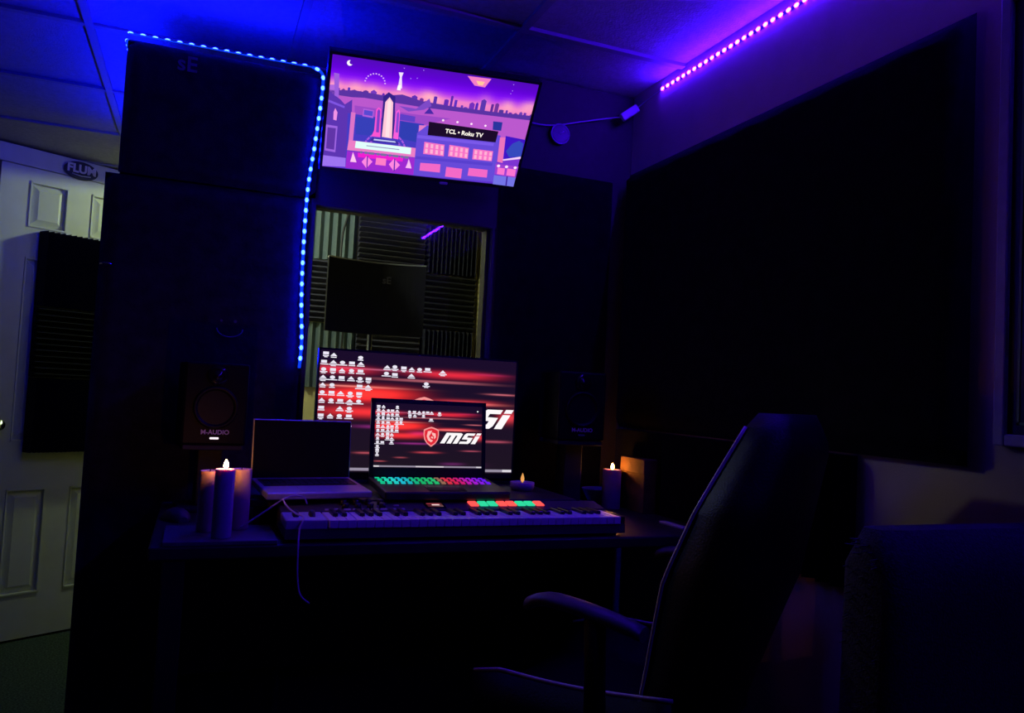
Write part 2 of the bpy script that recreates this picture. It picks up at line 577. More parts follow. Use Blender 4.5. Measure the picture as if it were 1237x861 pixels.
# ================================================================== inside the booth
BY = 3.65
def on_back(x0, x1, z0, z1, n, vert, m, label, d=0.05):
    foam('foam_panel', x1 - x0 - 0.004, z1 - z0 - 0.004, d, n, vert, m, TR((x0 + x1) / 2, BY, z0), label, 'foam panels on the booth back wall')
on_back(0.34, 0.648, 1.884, 2.160, 8, True, 'foam_pale', 'pale grey-green foam panel with upright ridges, top left on the booth back wall', 0.03)
on_back(0.648, 0.965, 1.884, 2.160, 11, False, 'foam_grey', 'dark foam panel with level ridges beside the pale one on the booth back wall', 0.075)
on_back(0.34, 0.648, 1.598, 1.884, 11, False, 'foam_grey', 'dark foam panel with level ridges below the pale one on the booth back wall')
on_back(0.648, 0.965, 1.598, 1.884, 8, True, 'foam_grey', 'foam panel behind the dark reflection screen on the booth back wall')
on_back(0.34, 0.665, 1.30, 1.598, 9, True, 'foam_pale', 'pale upright-ridged foam panel, low on the booth back wall', 0.03)
on_back(0.665, 0.965, 1.30, 1.598, 11, False, 'foam_grey', 'dark level-ridged foam panel, low on the booth back wall near the corner')
for k, (z0, z1, vert, word) in enumerate(((1.872, 2.140, True, 'topmost'), (1.604, 1.872, False, 'middle'), (1.30, 1.604, True, 'lowest'))):
    on_back(0.972, 1.232, z0, z1, 12 if vert else 10, vert, 'foam_side', word + ' of the three black foam panels at the right end of the booth back wall', 0.055)

t = thing('reflection_screen', 'dark curved microphone reflection screen on a stand behind the booth window', 'acoustic screen', (0.64, 3.15, 0.0))
mb = MB()
n = 16
for ya, yb in ((0.0, 0.03),):
    rings = []
    for k in range(n + 1):
        s = -1 + 2 * k / n
        x, y = 0.195 * s, -0.05 * s * s
        rings.append([(x, y - 0.012, 1.525), (x, y + 0.022, 1.525), (x, y + 0.022, 1.812), (x, y - 0.012, 1.812)])
    mb.loft(rings, True, True, False)
mb.build('screen_panel', 'foam_black', t)
mb = MB()
mb.loft([[(0.195 * s, -0.05 * s * s - 0.014, 1.812), (0.195 * s, -0.05 * s * s + 0.024, 1.812), (0.195 * s, -0.05 * s * s + 0.024, 1.817), (0.195 * s, -0.05 * s * s - 0.014, 1.817)]
         for s in [-1 + 2 * k / n for k in range(n + 1)]], True, True, False)
mb.build('top_rim', 'silver', t)
lettering('sE', 0.040, 'print_dim', t, TR(0.045, -0.020, 1.745), bold=0.0008)
MB().tube([(0, 0.035, 0.03), (0, 0.035, 1.60)], 0.011, 10).build('pole', 'black_plastic', t)
for k in range(3):
    a = 2 * math.pi * k / 3 + 0.5
    MB().tube([(0, 0.035, 0.22), (0.30 * math.cos(a), 0.035 + 0.30 * math.sin(a), 0.01)], 0.009, 8).build('leg', 'black_plastic', t)

pts = spline([(0.595, 3.56, 2.215), (0.588, 3.555, 2.10), (0.566, 3.55, 2.00), (0.562, 3.55, 1.90), (0.566, 3.545, 1.78), (0.59, 3.54, 1.6), (0.58, 3.54, 1.3)], 8)
tag(MB().tube(pts, 0.005, 8).build('hanging_cable', 'cable_black'), 'thin black cable hanging in front of the pale foam inside the booth', 'cable')
TVS=[
((178,84,196),[(0.038,0.348),(0.163,0.328),(0.452,0.344),(1.01,0.333),(1.01,0.707),(0.846,0.512),(0.466,0.485),(0.118,0.474),(0.042,0.423)]),
((150,70,190),[(0.123,0.405),(0.421,0.415),(0.594,0.412),(0.468,0.503),(0.128,0.489)]),
((120,70,190),[(0.331,0.358),(0.416,0.364),(0.472,0.257),(0.488,0.322),(0.454,0.364),(0.381,0.398)]),
((70,40,160),[(0.458,0.399),(0.48,0.338),(0.507,0.391)]),
((88,50,170),[(0.0,0.308),(0.055,0.37),(0.077,0.407),(0.109,0.357),(0.116,0.527),(0.12,0.961),(-0.001,0.985)]),
((150,90,210),[(0.014,0.15),(0.038,0.153),(0.046,0.355),(0.027,0.343)]),
((120,80,215),[(-0.005,0.383),(0.078,0.423),(0.077,0.441),(-0.005,0.404)]),
((230,140,220),[(0.029,0.486),(0.035,0.45),(0.047,0.485),(0.046,0.559),(0.031,0.554)]),
((150,95,215),[(-0.001,0.605),(0.054,0.61),(0.056,0.853),(0.004,0.845)]),
((92,50,160),[(0.008,0.629),(0.047,0.629),(0.049,0.83),(0.01,0.825)]),
((150,110,230),[(-0.002,0.892),(0.116,0.896),(0.116,0.981),(-0.0,0.994)]),
((66,56,186),[(0.095,0.479),(0.467,0.494),(0.5,0.984),(0.112,1.001)]),
((52,60,176),[(0.133,0.505),(0.23,0.501),(0.233,0.661),(0.144,0.662)]),
((46,58,170),[(0.352,0.492),(0.439,0.5),(0.445,0.671),(0.356,0.653)]),
((210,110,190),[(0.11,0.467),(0.131,0.468),(0.134,0.736),(0.113,0.731)]),
((216,120,190),[(0.444,0.508),(0.478,0.504),(0.473,0.758),(0.453,0.753)]),
((170,90,210),[(0.165,0.421),(0.216,0.427),(0.217,0.496),(0.165,0.49)]),
((84,70,200),[(0.17,0.432),(0.212,0.436),(0.212,0.479),(0.17,0.476)]),
((90,60,190),[(0.337,0.425),(0.418,0.434),(0.42,0.486),(0.34,0.481)]),
((50,30,130),[(0.251,0.291),(0.274,0.249),(0.308,0.281),(0.33,0.659),(0.266,0.658)]),
((240,80,200),[(0.226,0.416),(0.236,0.393),(0.251,0.41),(0.263,0.663),(0.219,0.664),(0.229,0.608)]),
((240,90,210),[(0.321,0.412),(0.334,0.388),(0.341,0.411),(0.352,0.663),(0.326,0.659)]),
((120,60,190),[(0.232,0.428),(0.238,0.406),(0.246,0.425),(0.253,0.621),(0.239,0.62)]),
((130,70,200),[(0.326,0.428),(0.332,0.406),(0.338,0.429),(0.346,0.601),(0.333,0.6)]),
((246,190,208),[(0.264,0.339),(0.281,0.291),(0.301,0.334),(0.32,0.661),(0.27,0.657)]),
((252,215,220),[(0.275,0.336),(0.282,0.311),(0.292,0.336),(0.306,0.654),(0.287,0.653)]),
((60,40,150),[(0.225,0.677),(0.344,0.677),(0.361,0.707),(0.213,0.71)]),
((190,200,240),[(0.234,0.684),(0.338,0.684),(0.343,0.696),(0.232,0.697)]),
((225,120,190),[(0.113,0.722),(0.452,0.725),(0.453,0.815),(0.111,0.818)]),
((214,246,240),[(0.148,0.724),(0.423,0.727),(0.425,0.791),(0.147,0.788)]),
((150,140,190),[(0.201,0.751),(0.365,0.753),(0.365,0.762),(0.201,0.76)]),
((150,40,200),[(0.111,0.825),(0.451,0.819),(0.463,0.991),(0.112,0.991)]),
((230,30,200),[(0.164,0.831),(0.391,0.828),(0.39,0.87),(0.167,0.873)]),
((250,130,215),[(0.21,0.853),(0.241,0.903),(0.215,0.971),(0.188,0.914)]),
((90,40,170),[(0.21,0.853),(0.216,0.852),(0.22,0.97),(0.215,0.971)]),
((250,130,215),[(0.346,0.85),(0.38,0.906),(0.354,0.973),(0.324,0.911)]),
((90,40,170),[(0.346,0.85),(0.352,0.849),(0.359,0.972),(0.352,0.973)]),
((246,120,190),[(0.257,0.859),(0.307,0.86),(0.309,0.928),(0.257,0.927)]),
((250,190,230),[(0.14,0.83),(0.153,0.88),(0.163,0.924),(0.132,0.925),(0.136,0.883)]),
((240,180,235),[(0.419,0.835),(0.432,0.885),(0.441,0.927),(0.41,0.927),(0.416,0.884)]),
((98,70,206),[(0.439,0.581),(0.482,0.499),(0.866,0.508),(0.887,0.974),(0.456,0.992)]),
((116,84,222),[(0.443,0.598),(0.841,0.588),(0.84,0.617),(0.443,0.627)]),
((84,60,196),[(0.453,0.8),(0.858,0.786),(0.857,0.816),(0.45,0.829)]),
((40,50,150),[(0.81,0.383),(0.859,0.381),(0.862,0.463),(0.817,0.463)]),
((26,10,40),[(0.488,0.462),(0.849,0.471),(0.847,0.579),(0.493,0.588)]),
((236,110,190),[(0.483,0.654),(0.587,0.66),(0.594,0.772),(0.487,0.771)]),
((236,110,190),[(0.612,0.655),(0.715,0.662),(0.721,0.771),(0.616,0.767)]),
((236,110,190),[(0.739,0.666),(0.845,0.667),(0.85,0.768),(0.745,0.77)]),
((232,100,190),[(0.481,0.861),(0.585,0.854),(0.59,0.937),(0.483,0.938)]),
((232,100,190),[(0.618,0.873),(0.703,0.876),(0.707,0.974),(0.621,0.971)]),
((232,100,190),[(0.737,0.859),(0.839,0.859),(0.844,0.938),(0.739,0.938)]),
((255,170,205),[(0.491,0.666),(0.504,0.667),(0.506,0.707),(0.493,0.706)]),
((255,170,205),[(0.493,0.718),(0.506,0.718),(0.508,0.759),(0.495,0.759)]),
((255,170,205),[(0.517,0.667),(0.53,0.668),(0.532,0.708),(0.519,0.707)]),
((255,170,205),[(0.519,0.719),(0.533,0.719),(0.535,0.759),(0.521,0.759)]),
((255,170,205),[(0.543,0.669),(0.556,0.669),(0.559,0.709),(0.545,0.708)]),
((255,170,205),[(0.546,0.72),(0.559,0.72),(0.561,0.76),(0.548,0.76)]),
((255,170,205),[(0.569,0.67),(0.583,0.671),(0.585,0.71),(0.572,0.709)]),
((255,170,205),[(0.572,0.72),(0.586,0.721),(0.588,0.76),(0.575,0.76)]),
((255,170,205),[(0.62,0.666),(0.633,0.667),(0.634,0.706),(0.621,0.706)]),
((255,170,205),[(0.622,0.717),(0.635,0.717),(0.637,0.757),(0.623,0.756)]),
((255,170,205),[(0.646,0.668),(0.658,0.669),(0.66,0.708),(0.647,0.707)]),
((255,170,205),[(0.648,0.718),(0.661,0.719),(0.663,0.758),(0.65,0.757)]),
((255,170,205),[(0.671,0.67),(0.684,0.67),(0.686,0.709),(0.673,0.708)]),
((255,170,205),[(0.674,0.719),(0.687,0.72),(0.689,0.759),(0.676,0.758)]),
((255,170,205),[(0.697,0.671),(0.711,0.672),(0.713,0.71),(0.7,0.71)]),
((255,170,205),[(0.7,0.721),(0.713,0.721),(0.715,0.76),(0.702,0.759)]),
((255,170,205),[(0.748,0.676),(0.761,0.677),(0.763,0.713),(0.75,0.713)]),
((255,170,205),[(0.75,0.723),(0.763,0.723),(0.765,0.759),(0.752,0.76)]),
((255,170,205),[(0.774,0.677),(0.787,0.677),(0.789,0.713),(0.776,0.713)]),
((255,170,205),[(0.776,0.723),(0.79,0.723),(0.792,0.759),(0.778,0.759)]),
((255,170,205),[(0.8,0.677),(0.814,0.677),(0.815,0.713),(0.802,0.713)]),
((255,170,205),[(0.803,0.723),(0.816,0.723),(0.818,0.759),(0.805,0.759)]),
((255,170,205),[(0.827,0.677),(0.84,0.677),(0.842,0.713),(0.829,0.713)]),
((255,170,205),[(0.829,0.723),(0.843,0.723),(0.844,0.758),(0.831,0.758)]),
((60,20,190),[(0.891,0.503),(1.002,0.517),(1.0,0.709),(0.908,0.728)]),
((50,70,180),[(0.912,0.65),(0.937,0.568),(0.968,0.533),(0.995,0.556),(1.002,0.689),(0.935,0.703)]),
((226,110,180),[(0.863,0.524),(0.892,0.517),(0.909,0.77),(0.879,0.763)]),
((236,200,240),[(0.906,0.734),(0.998,0.686),(1.0,0.709),(0.908,0.747)]),
((150,60,200),[(0.873,0.783),(1.001,0.788),(1.003,0.908),(0.88,0.891)]),
((240,110,200),[(0.889,0.82),(0.929,0.822),(0.933,0.891),(0.893,0.888)]),
((240,110,200),[(0.942,0.819),(0.99,0.822),(0.993,0.893),(0.945,0.89)]),
((110,110,220),[(0.879,0.901),(1.002,0.904),(1.002,1.0),(0.883,0.995)]),
((60,30,150),[(0.948,0.898),(0.955,0.899),(0.962,0.997),(0.954,0.996)]),
((235,215,250),[(0.306,0.064),(0.328,0.061),(0.323,0.1),(0.332,0.197),(0.312,0.201),(0.314,0.102)]),
((255,255,255),[(0.311,0.174),(0.324,0.174),(0.326,0.215),(0.309,0.215)]),
((235,120,190),[(0.633,0.009),(0.752,0.005),(0.729,0.086),(0.676,0.082)]),
((255,190,150),[(0.68,0.039),(0.723,0.039),(0.716,0.072),(0.694,0.073)]),
]
# ================================================================== light strips
def dome_mesh(name, m, r=0.0074):
    mb = MB()
    rings = []
    for z, f in ((0, 1.0), (0.0022, 0.92), (0.0040, 0.62), (0.0048, 0.2)):
        rings.append([(r * f * math.cos(2 * math.pi * k / 8), r * 0.72 * f * math.sin(2 * math.pi * k / 8), z) for k in range(8)])
    mb.loft(rings, True, True, True)
    bmesh.ops.recalc_face_normals(mb.bm, faces=mb.bm.faces)
    me = bpy.data.meshes.new(name)
    mb.bm.to_mesh(me)
    mb.bm.free()
    me.materials.append(MATS[m])
    return me

def ribbon(pts, nrm, width, thick):
    mb = MB()
    rings = []
    for i, p in enumerate(pts):
        t = (pts[min(i + 1, len(pts) - 1)] - pts[max(i - 1, 0)]).normalized()
        s = t.cross(nrm).normalized() * width / 2
        q = nrm * thick
        rings.append([tuple(p - s), tuple(p + s), tuple(p + s + q), tuple(p - s + q)])
    mb.loft(rings, True, True, False)
    return mb

def along(pts, step, start=0.0):
    out, d, need = [], 0.0, start
    for a, b in zip(pts[:-1], pts[1:]):
        L = (b - a).length
        while need <= d + L:
            out.append((a + (b - a) * ((need - d) / L), (b - a).normalized()))
            need += step
        d += L
    return out

def led_strip(root, pts, nrm, m, step, start, r=0.0076):
    ribbon(pts, nrm, 0.009, 0.0015).build('strip_tape', m.replace('led', 'tape'), root)
    me = dome_mesh('led', m, r)
    for p, t in along(pts, step, start):
        s = t.cross(nrm).normalized()
        mx = Matrix((t, s, nrm)).transposed().to_4x4()
        mx.translation = p + nrm * 0.0015
        link('led', me, root, mx)

NB = Vector((0, -1, 0))
t = thing('light_strip', 'blue light strip along the top and down the right edge of the black blanket', 'light strip', (0, 0, 0))
pts = [Vector(p) for p in ((-0.240, 2.420, 2.266), (-0.10, 2.420, 2.267), (0.10, 2.420, 2.269), (0.262, 2.420, 2.272))]
led_strip(t, pts, Vector((0, -0.12, 0.99)).normalized(), 'led_blue', 0.0318, 0.004)
pts = spline([(0.262, 2.417, 2.272), (0.288, 2.416, 2.262), (0.297, 2.416, 2.236), (0.294, 2.416, 2.16), (0.284, 2.416, 2.03), (0.272, 2.415, 1.90),
              (0.270, 2.414, 1.72), (0.274, 2.414, 1.56), (0.282, 2.414, 1.44), (0.280, 2.414, 1.358)], 6)
led_strip(t, pts, NB, 'led_blue', 0.0318, 0.016)

t = thing('light_strip', 'end of a second blue light strip running back from the blanket top left corner', 'light strip', (0, 0, 0))
pts = [Vector((-0.2445, 2.432 + 0.1 * k, 2.252)) for k in range(14)]
led_strip(t, pts, Vector((-0.55, 0, 0.835)).normalized(), 'led_blue', 0.0318, 0.010)

t = thing('light_strip', 'violet light strip along the top of the right wall at the ceiling', 'light strip', (0, 0, 0))
pts = [Vector((1.3985, 2.262 - 0.1 * k, 2.370)) for k in range(27)]
led_strip(t, pts, Vector((-1, 0, 0)), 'led_violet', 0.0305, 0.006, 0.0084)
t = thing('strip_controller', 'small pale box for the violet strip, hanging in the corner by the ceiling', 'controller', (1.352, 2.395, 2.322))
MB().box(-0.036, 0.036, -0.009, 0.009, -0.014, 0.014, 0.004, mx=TR(ry=math.radians(-38), rz=math.radians(-8))).build('housing', 'cable_white', t)
MB().tube(spline([(0.028, -0.004, 0.022), (0.040, -0.03, 0.036), (0.044, -0.09, 0.044), (0.045, -0.138, 0.048)], 5), 0.0018, 6).build('lead', 'cable_white', t)
pts = spline([(1.330, 2.400, 2.305), (1.28, 2.430, 2.300), (1.18, 2.438, 2.272), (1.08, 2.438, 2.243), (1.00, 2.438, 2.238), (0.93, 2.432, 2.250)], 7)
tag(MB().tube(pts, 0.0022, 6).build('power_cable', 'cable_white'), 'thin white cable from the television to the box in the corner', 'cable')

# ================================================================== television
TVW, TVH = 0.620, 0.3565
TVM = Matrix.Translation((0.595, 2.246, 2.097)) @ Matrix.Rotation(-0.0134, 4, 'Z') @ Matrix.Rotation(0.7293, 4, 'X') @ Matrix.Rotation(-0.05, 4, 'Y')
tv = thing('television', 'tilted wall television showing a purple city at night, above the booth window', 'television', mx=TVM)
mb = MB()
mb.box(-TVW / 2, TVW / 2, 0.004, 0.034, -TVH / 2, TVH / 2, 0.004)
for a in (-1, 1):
    mb.box(min(a * TVW / 2, a * (TVW / 2 - 0.009)), max(a * TVW / 2, a * (TVW / 2 - 0.009)), -0.003, 0.006, -TVH / 2, TVH / 2, 0.0015)
mb.box(-TVW / 2, TVW / 2, -0.003, 0.006, TVH / 2 - 0.009, TVH / 2, 0.0015)
mb.box(-TVW / 2, TVW / 2, -0.003, 0.006, -TVH / 2, -TVH / 2 + 0.012, 0.0015)
mb.box(-0.2, 0.2, 0.03, 0.055, -0.10, 0.10, 0.01)
mb.build('housing', 'black_plastic', tv)
MB().box(0.06, 0.085, -0.006, 0.004, -TVH / 2 - 0.006, -TVH / 2 + 0.002, 0.002).build('standby_light', 'print_grey', tv)
inv = TVM.inverted()
mb = MB()
mb.box(-0.06, 0.06, 0.055, 0.062, -0.05, 0.05)
a = inv @ Vector((0.57, 2.445, 2.11))
mb.tube([(0, 0.06, 0), tuple(a)], 0.014, 10)
mb.build('wall_mount', 'black_plastic', tv)

sw, sh = TVW - 0.018, TVH - 0.021
def lerp3(a, b, t):
    return tuple(x + (y - x) * t for x, y in zip(a, b))
def ramp(stops, v):
    for (p, a), (q, b) in zip(stops[:-1], stops[1:]):
        if v <= q:
            return lerp3(a, b, max(0, (v - p) / (q - p)))
    return stops[-1][1]
SKY = [(0.0, (78, 10, 176)), (0.09, (92, 2, 205)), (0.16, (120, 12, 235)), (0.21, (176, 60, 226)), (0.255, (238, 130, 192)), (0.30, (226, 120, 190)),
       (0.36, (150, 70, 190)), (0.55, (180, 84, 200)), (0.75, (120, 50, 200)), (1.0, (90, 50, 200))]
def sky(u, v):
    c = ramp(SKY, v)
    g = sum(a * math.exp(-((u - x) / 0.035) ** 2 - ((v - y) / 0.05) ** 2) for x, y, a in ((0.02, 0.25, 0.8), (0.12, 0.25, 0.9), (0.2, 0.26, 0.9), (0.33, 0.24, 0.5),
            (0.46, 0.24, 1.0), (0.50, 0.26, 0.8), (0.75, 0.2, 0.5), (0.87, 0.23, 1.0), (0.96, 0.22, 0.8), (1.0, 0.2, 0.8)))
    c = lerp3(c, (255, 178, 186), min(1, g * 0.7))
    return s255(c)
p = Paint(sw, sh)
p.grid(60, 40, sky)
rs = random.Random(3)
# far skyline: separate towers of uneven height, then a hill band
u = 0.0
while u < 1.0:
    ww = rs.uniform(0.010, 0.028)
    base = 0.325
    big = 0.45 < u < 0.62 or 0.7 < u < 0.86
    h = rs.uniform(0.03, 0.075) + (rs.uniform(0.02, 0.06) if big else 0)
    if rs.random() < 0.80:
        p.poly([(u, base), (u + ww, base), (u + ww, base - h), (u + ww * 0.5, base - h - rs.uniform(0, 0.02)), (u, base - h)], (92 + rs.randint(-14, 26), 44 + rs.randint(-8, 14), 158 + rs.randint(-10, 26)), 1)
    u += ww + rs.uniform(0, 0.012)
p.poly([(0.0, 0.30), (0.12, 0.275), (0.26, 0.285), (0.34, 0.255), (0.44, 0.29), (0.60, 0.30), (0.80, 0.30), (1.0, 0.29), (1.0, 0.345), (0.7, 0.35), (0.4, 0.345), (0.0, 0.335)], (86, 48, 156), 2)
p.poly([(0.0, 0.255), (0.022, 0.25), (0.03, 0.40), (0.0, 0.40)], (170, 100, 214), 2)
for i in range(11):
    a = math.pi * (1.05 + 0.9 * i / 10)
    p.disc(0.205 + 0.047 * math.cos(a), 0.195 + 0.085 * math.sin(a), 0.004, 0.006, (226, 170, 240), 2, 6)
p.disc(0.080, 0.052, 0.013, 0.023, (250, 236, 255), 2, 16)
p.disc(0.088, 0.044, 0.010, 0.018, (82, 8, 184), 3, 14)
for i in range(9):
    p.disc(rs.uniform(0.3, 0.98), rs.uniform(0.02, 0.12), 0.0025, 0.004, (190, 140, 240), 2, 5)
for i, (c, q) in enumerate(TVS):
    p.poly(list(q), c, 4 + i * 0.25)
for r in (0.105, 0.085):
    for i in range(14):
        a0 = math.pi * (1.04 + 0.92 * i / 14)
        a1 = math.pi * (1.04 + 0.92 * (i + 0.8) / 14)
        q = [(0.292 + k * math.cos(a) * 1.05, 0.80 + k * 2.0 * math.sin(a) * 0.95) for a, k in ((a0, r), (a1, r), (a1, r - 0.008), (a0, r - 0.008))]
        if abs(q[0][0] - 0.292) > 0.055:
            p.poly(q, (160, 84, 214), 8)
for x in (0.555, 0.628, 0.70, 0.773):
    p.disc(x, 0.428, 0.006, 0.010, (255, 225, 245), 32, 8)
for x in (0.89, 0.934, 0.982):
    p.disc(x, 0.80, 0.009, 0.014, (255, 215, 245), 34, 8)
for i in range(12):
    q = 0.175 + 0.02 * i
    p.poly([(q, 0.805), (q + 0.008 + 0.006 * (i % 3), 0.805), (q + 0.008 + 0.006 * (i % 3), 0.828), (q, 0.828)], (110, 110, 150), 33)
p.text('TCL • Roku TV', 0.0185, 0.673, 0.524, (255, 246, 235), 34, bold=0.0005)
p.build('screen', 'tv_picture', tv, TR(0, -0.0, 0.0015))

# ================================================================== desk and what stands on it
DZ = 0.965
t = thing('studio_desk', 'wide dark desk in front of the booth window', 'desk', (0, 0, 0))
MB().box(-0.07, 1.345, 1.758, 2.405, DZ - 0.028, DZ, 0.004).build('desktop', 'desk_wood', t)
for x in (-0.02, 1.31):
    for y in (1.785, 2.37):
        MB().box(x - 0.022, x + 0.022, y - 0.022, y + 0.022, 0, DZ - 0.028, 0.003).build('leg', 'black_plastic', t)
MB().box(0.002, 1.288, 2.36, 2.378, 0.50, DZ - 0.028).build('modesty_panel', 'desk_wood', t)
RZ = 1.030
t = thing('monitor_riser', 'dark riser shelf on the desk under the monitor and laptops', 'shelf', (0, 0, 0))
MB().box(0.135, 1.00, 1.975, 2.40, RZ - 0.018, RZ, 0.003).build('shelf_board', 'desk_wood', t)
for x in (0.145, 0.57, 0.975):
    MB().box(x, x + 0.016, 1.99, 2.39, DZ, RZ - 0.018).build('support', 'desk_wood', t)
t = tag(MB().box(-0.045, 0.183, 1.761, 1.955, DZ, DZ + 0.010, 0.002).build('tray', 'tray_grey'), 'flat grey tray under the three candles on the left end of the desk', 'tray')

# ---- wallpaper shared by monitor and laptop
BLOBS = [(0.66, 0.15, 0.20, 0.028, (235, 40, 50)), (0.08, 0.155, 0.16, 0.030, (225, 40, 55)), (0.55, 0.215, 0.28, 0.007, (210, 110, 120)), (0.30, 0.14, 0.20, 0.006, (180, 90, 120)),
         (0.27, 0.34, 0.19, 0.050, (255, 46, 26)), (0.15, 0.37, 0.20, 0.045, (240, 40, 34)), (0.72, 0.385, 0.16, 0.020, (230, 60, 66)), (0.70, 0.395, 0.20, 0.008, (255, 130, 120)),
         (0.24, 0.50, 0.22, 0.040, (250, 48, 44)), (0.42, 0.46, 0.10, 0.03, (190, 30, 90)), (0.97, 0.50, 0.05, 0.045, (235, 60, 66)), (0.36, 0.62, 0.16, 0.012, (150, 40, 130)),
         (0.48, 0.755, 0.10, 0.012, (220, 70, 80)), (0.90, 0.72, 0.08, 0.008, (190, 80, 100)), (0.24, 0.84, 0.05, 0.007, (190, 80, 90)), (0.05, 0.90, 0.05, 0.007, (190, 80, 90)),
         (0.93, 0.30, 0.08, 0.006, (220, 110, 120)), (0.72, 0.93, 0.10, 0.02, (90, 24, 84)), (0.85, 0.13, 0.10, 0.010, (150, 30, 70)), (0.14, 0.29, 0.25, 0.007, (220, 130, 120))]
BL = [(a, b, c, d, s255(e)) for a, b, c, d, e in BLOBS]
def wallpaper(u, v):
    c = list(s255(lerp3((26, 12, 42), (30, 20, 34), v)))
    for a, b, su, sv, e in BL:
        g = math.exp(-(abs(u - a) / su) ** 2.4 - ((v - b) / sv) ** 2)
        for k in range(3):
            c[k] += e[k] * g
    return tuple(min(1, x) for x in c)

def msi_letters(p, u0, v0, u1, v1, layer):
    """heavy slanted lower-case letters m, s, i"""
    W_, H_ = u1 - u0, v1 - v0
    def q(pts):
        p.poly([(u0 + (x + 0.16 * y) * W_ / 1.0, v1 - y * H_) for x, y in pts], (255, 250, 252), layer)
    q([(0.00, 0), (0.11, 0), (0.11, 1), (0.00, 1)])
    q([(0.00, 0.76), (0.36, 0.76), (0.36, 1), (0.00, 1)])
    q([(0.155, 0), (0.265, 0), (0.265, 0.9), (0.155, 0.9)])
    q([(0.31, 0), (0.42, 0), (0.42, 0.90), (0.36, 1.0), (0.31, 1)])
    q([(0.47, 0.80), (0.50, 1), (0.72, 1), (0.72, 0.78), (0.47, 0.78)])
    q([(0.47, 0.42), (0.57, 0.42), (0.57, 1), (0.50, 1), (0.47, 0.85)])
    q([(0.47, 0.60), (0.47, 0.42), (0.60, 0.40), (0.72, 0.40), (0.72, 0.58), (0.60, 0.60)])
    q([(0.62, 0.58), (0.62, 0.0), (0.69, 0.0), (0.72, 0.14), (0.72, 0.52)])
    q([(0.46, 0), (0.69, 0), (0.69, 0.22), (0.46, 0.22)])
    q([(0.76, 0), (0.87, 0), (0.87, 0.74), (0.76, 0.74)])
    q([(0.76, 0.82), (0.87, 0.82), (0.87, 1.02), (0.76, 1.02)])

def shield(p, uc, v0, v1, hw, layer):
    def out(s):
        vm = (v0 + v1) / 2
        pts = [(0, -1.0), (0.35, -0.93), (0.75, -0.80), (0.98, -0.70), (1.0, -0.2), (0.88, 0.3), (0.55, 0.68), (0, 1.0)]
        pts = pts + [(-x, y) for x, y in reversed(pts[1:-1])]
        return [(uc + x * hw * s, vm + y * (v1 - v0) / 2 * s) for x, y in pts]
    p.poly(out(1.0), (250, 150, 150), layer)
    p.poly(out(0.86), (226, 40, 56), layer + 1)
    vm, hh = (v0 + v1) / 2, (v1 - v0) / 2
    for pts in ([(-0.45, -0.55), (0.1, -0.62), (-0.10, -0.30), (-0.30, -0.05), (-0.1, 0.25), (0.25, 0.35), (0.0, 0.55), (-0.4, 0.35), (-0.58, -0.05)],
                [(0.05, -0.45), (0.55, -0.35), (0.60, 0.05), (0.35, 0.25), (0.38, -0.05), (0.15, -0.15)],
                [(-0.05, -0.05), (0.25, 0.0), (0.22, 0.18), (0.0, 0.12)]):
        p.poly([(uc + x * hw, vm + y * hh) for x, y in pts], (255, 190, 186), layer + 2)

def icon(p, u, v, su, sv, kind, layer):
    c = (236, 232, 246)
    if kind % 4 == 0:
        p.poly([(u - su * 0.45, v - sv * 0.55), (u + su * 0.45, v - sv * 0.55), (u + su * 0.45, v + sv * 0.1), (u - su * 0.45, v + sv * 0.1)], c, layer)
    elif kind % 4 == 1:
        p.poly([(u, v - sv * 0.65), (u + su * 0.55, v + sv * 0.1), (u - su * 0.55, v + sv * 0.1)], c, layer)
    elif kind % 4 == 2:
        p.disc(u, v - sv * 0.2, su * 0.42, sv * 0.42, c, layer, 8)
    else:
        p.poly([(u - su * 0.2, v - sv * 0.7), (u + su * 0.2, v - sv * 0.7), (u + su * 0.2, v + sv * 0.1), (u - su * 0.2, v + sv * 0.1)], c, layer)
        p.poly([(u - su * 0.55, v - sv * 0.45), (u + su * 0.55, v - sv * 0.45), (u + su * 0.55, v - sv * 0.1), (u - su * 0.55, v - sv * 0.1)], c, layer)
    wv = su * (0.45 + 0.4 * ((kind * 7) % 5) / 5)
    p.poly([(u - wv, v + sv * 0.25), (u + wv, v + sv * 0.25), (u + wv, v + sv * 0.48), (u - wv, v + sv * 0.48)], c, layer)
    if kind % 3 == 0:
        p.poly([(u - wv * 0.6, v + sv * 0.55), (u + wv * 0.6, v + sv * 0.55), (u + wv * 0.6, v + sv * 0.75), (u - wv * 0.6, v + sv * 0.75)], c, layer)

def desktop(w_, h_, icons, su, sv, nx, ny):
    p = Paint(w_, h_)
    p.grid(nx, ny, wallpaper)
    shield(p, 0.517, 0.350, 0.665, 0.072, 1)
    msi_letters(p, 0.600, 0.435, 0.985, 0.605, 3)
    for i, (u, v) in enumerate(icons):
        icon(p, u, v, su, sv, (i * 5 + i // 3) % 12, 2)
    p.poly([(0, 0.965), (1, 0.965), (1, 0.988), (0, 0.988)], (150, 140, 160), 2)
    p.poly([(0.38, 0.967), (0.64, 0.967), (0.64, 0.986), (0.38, 0.986)], (214, 204, 214), 3)
    p.poly([(0.0, 0.966), (0.05, 0.966), (0.05, 0.987), (0, 0.987)], (220, 214, 224), 3)
    p.poly([(0.95, 0.966), (1, 0.966), (1, 0.987), (0.95, 0.987)], (220, 214, 224), 3)
    return p

def icon_rows(rows, v0, dv, us):
    return [(us[c], v0 + dv * r) for r, cs in enumerate(rows) for c in cs]

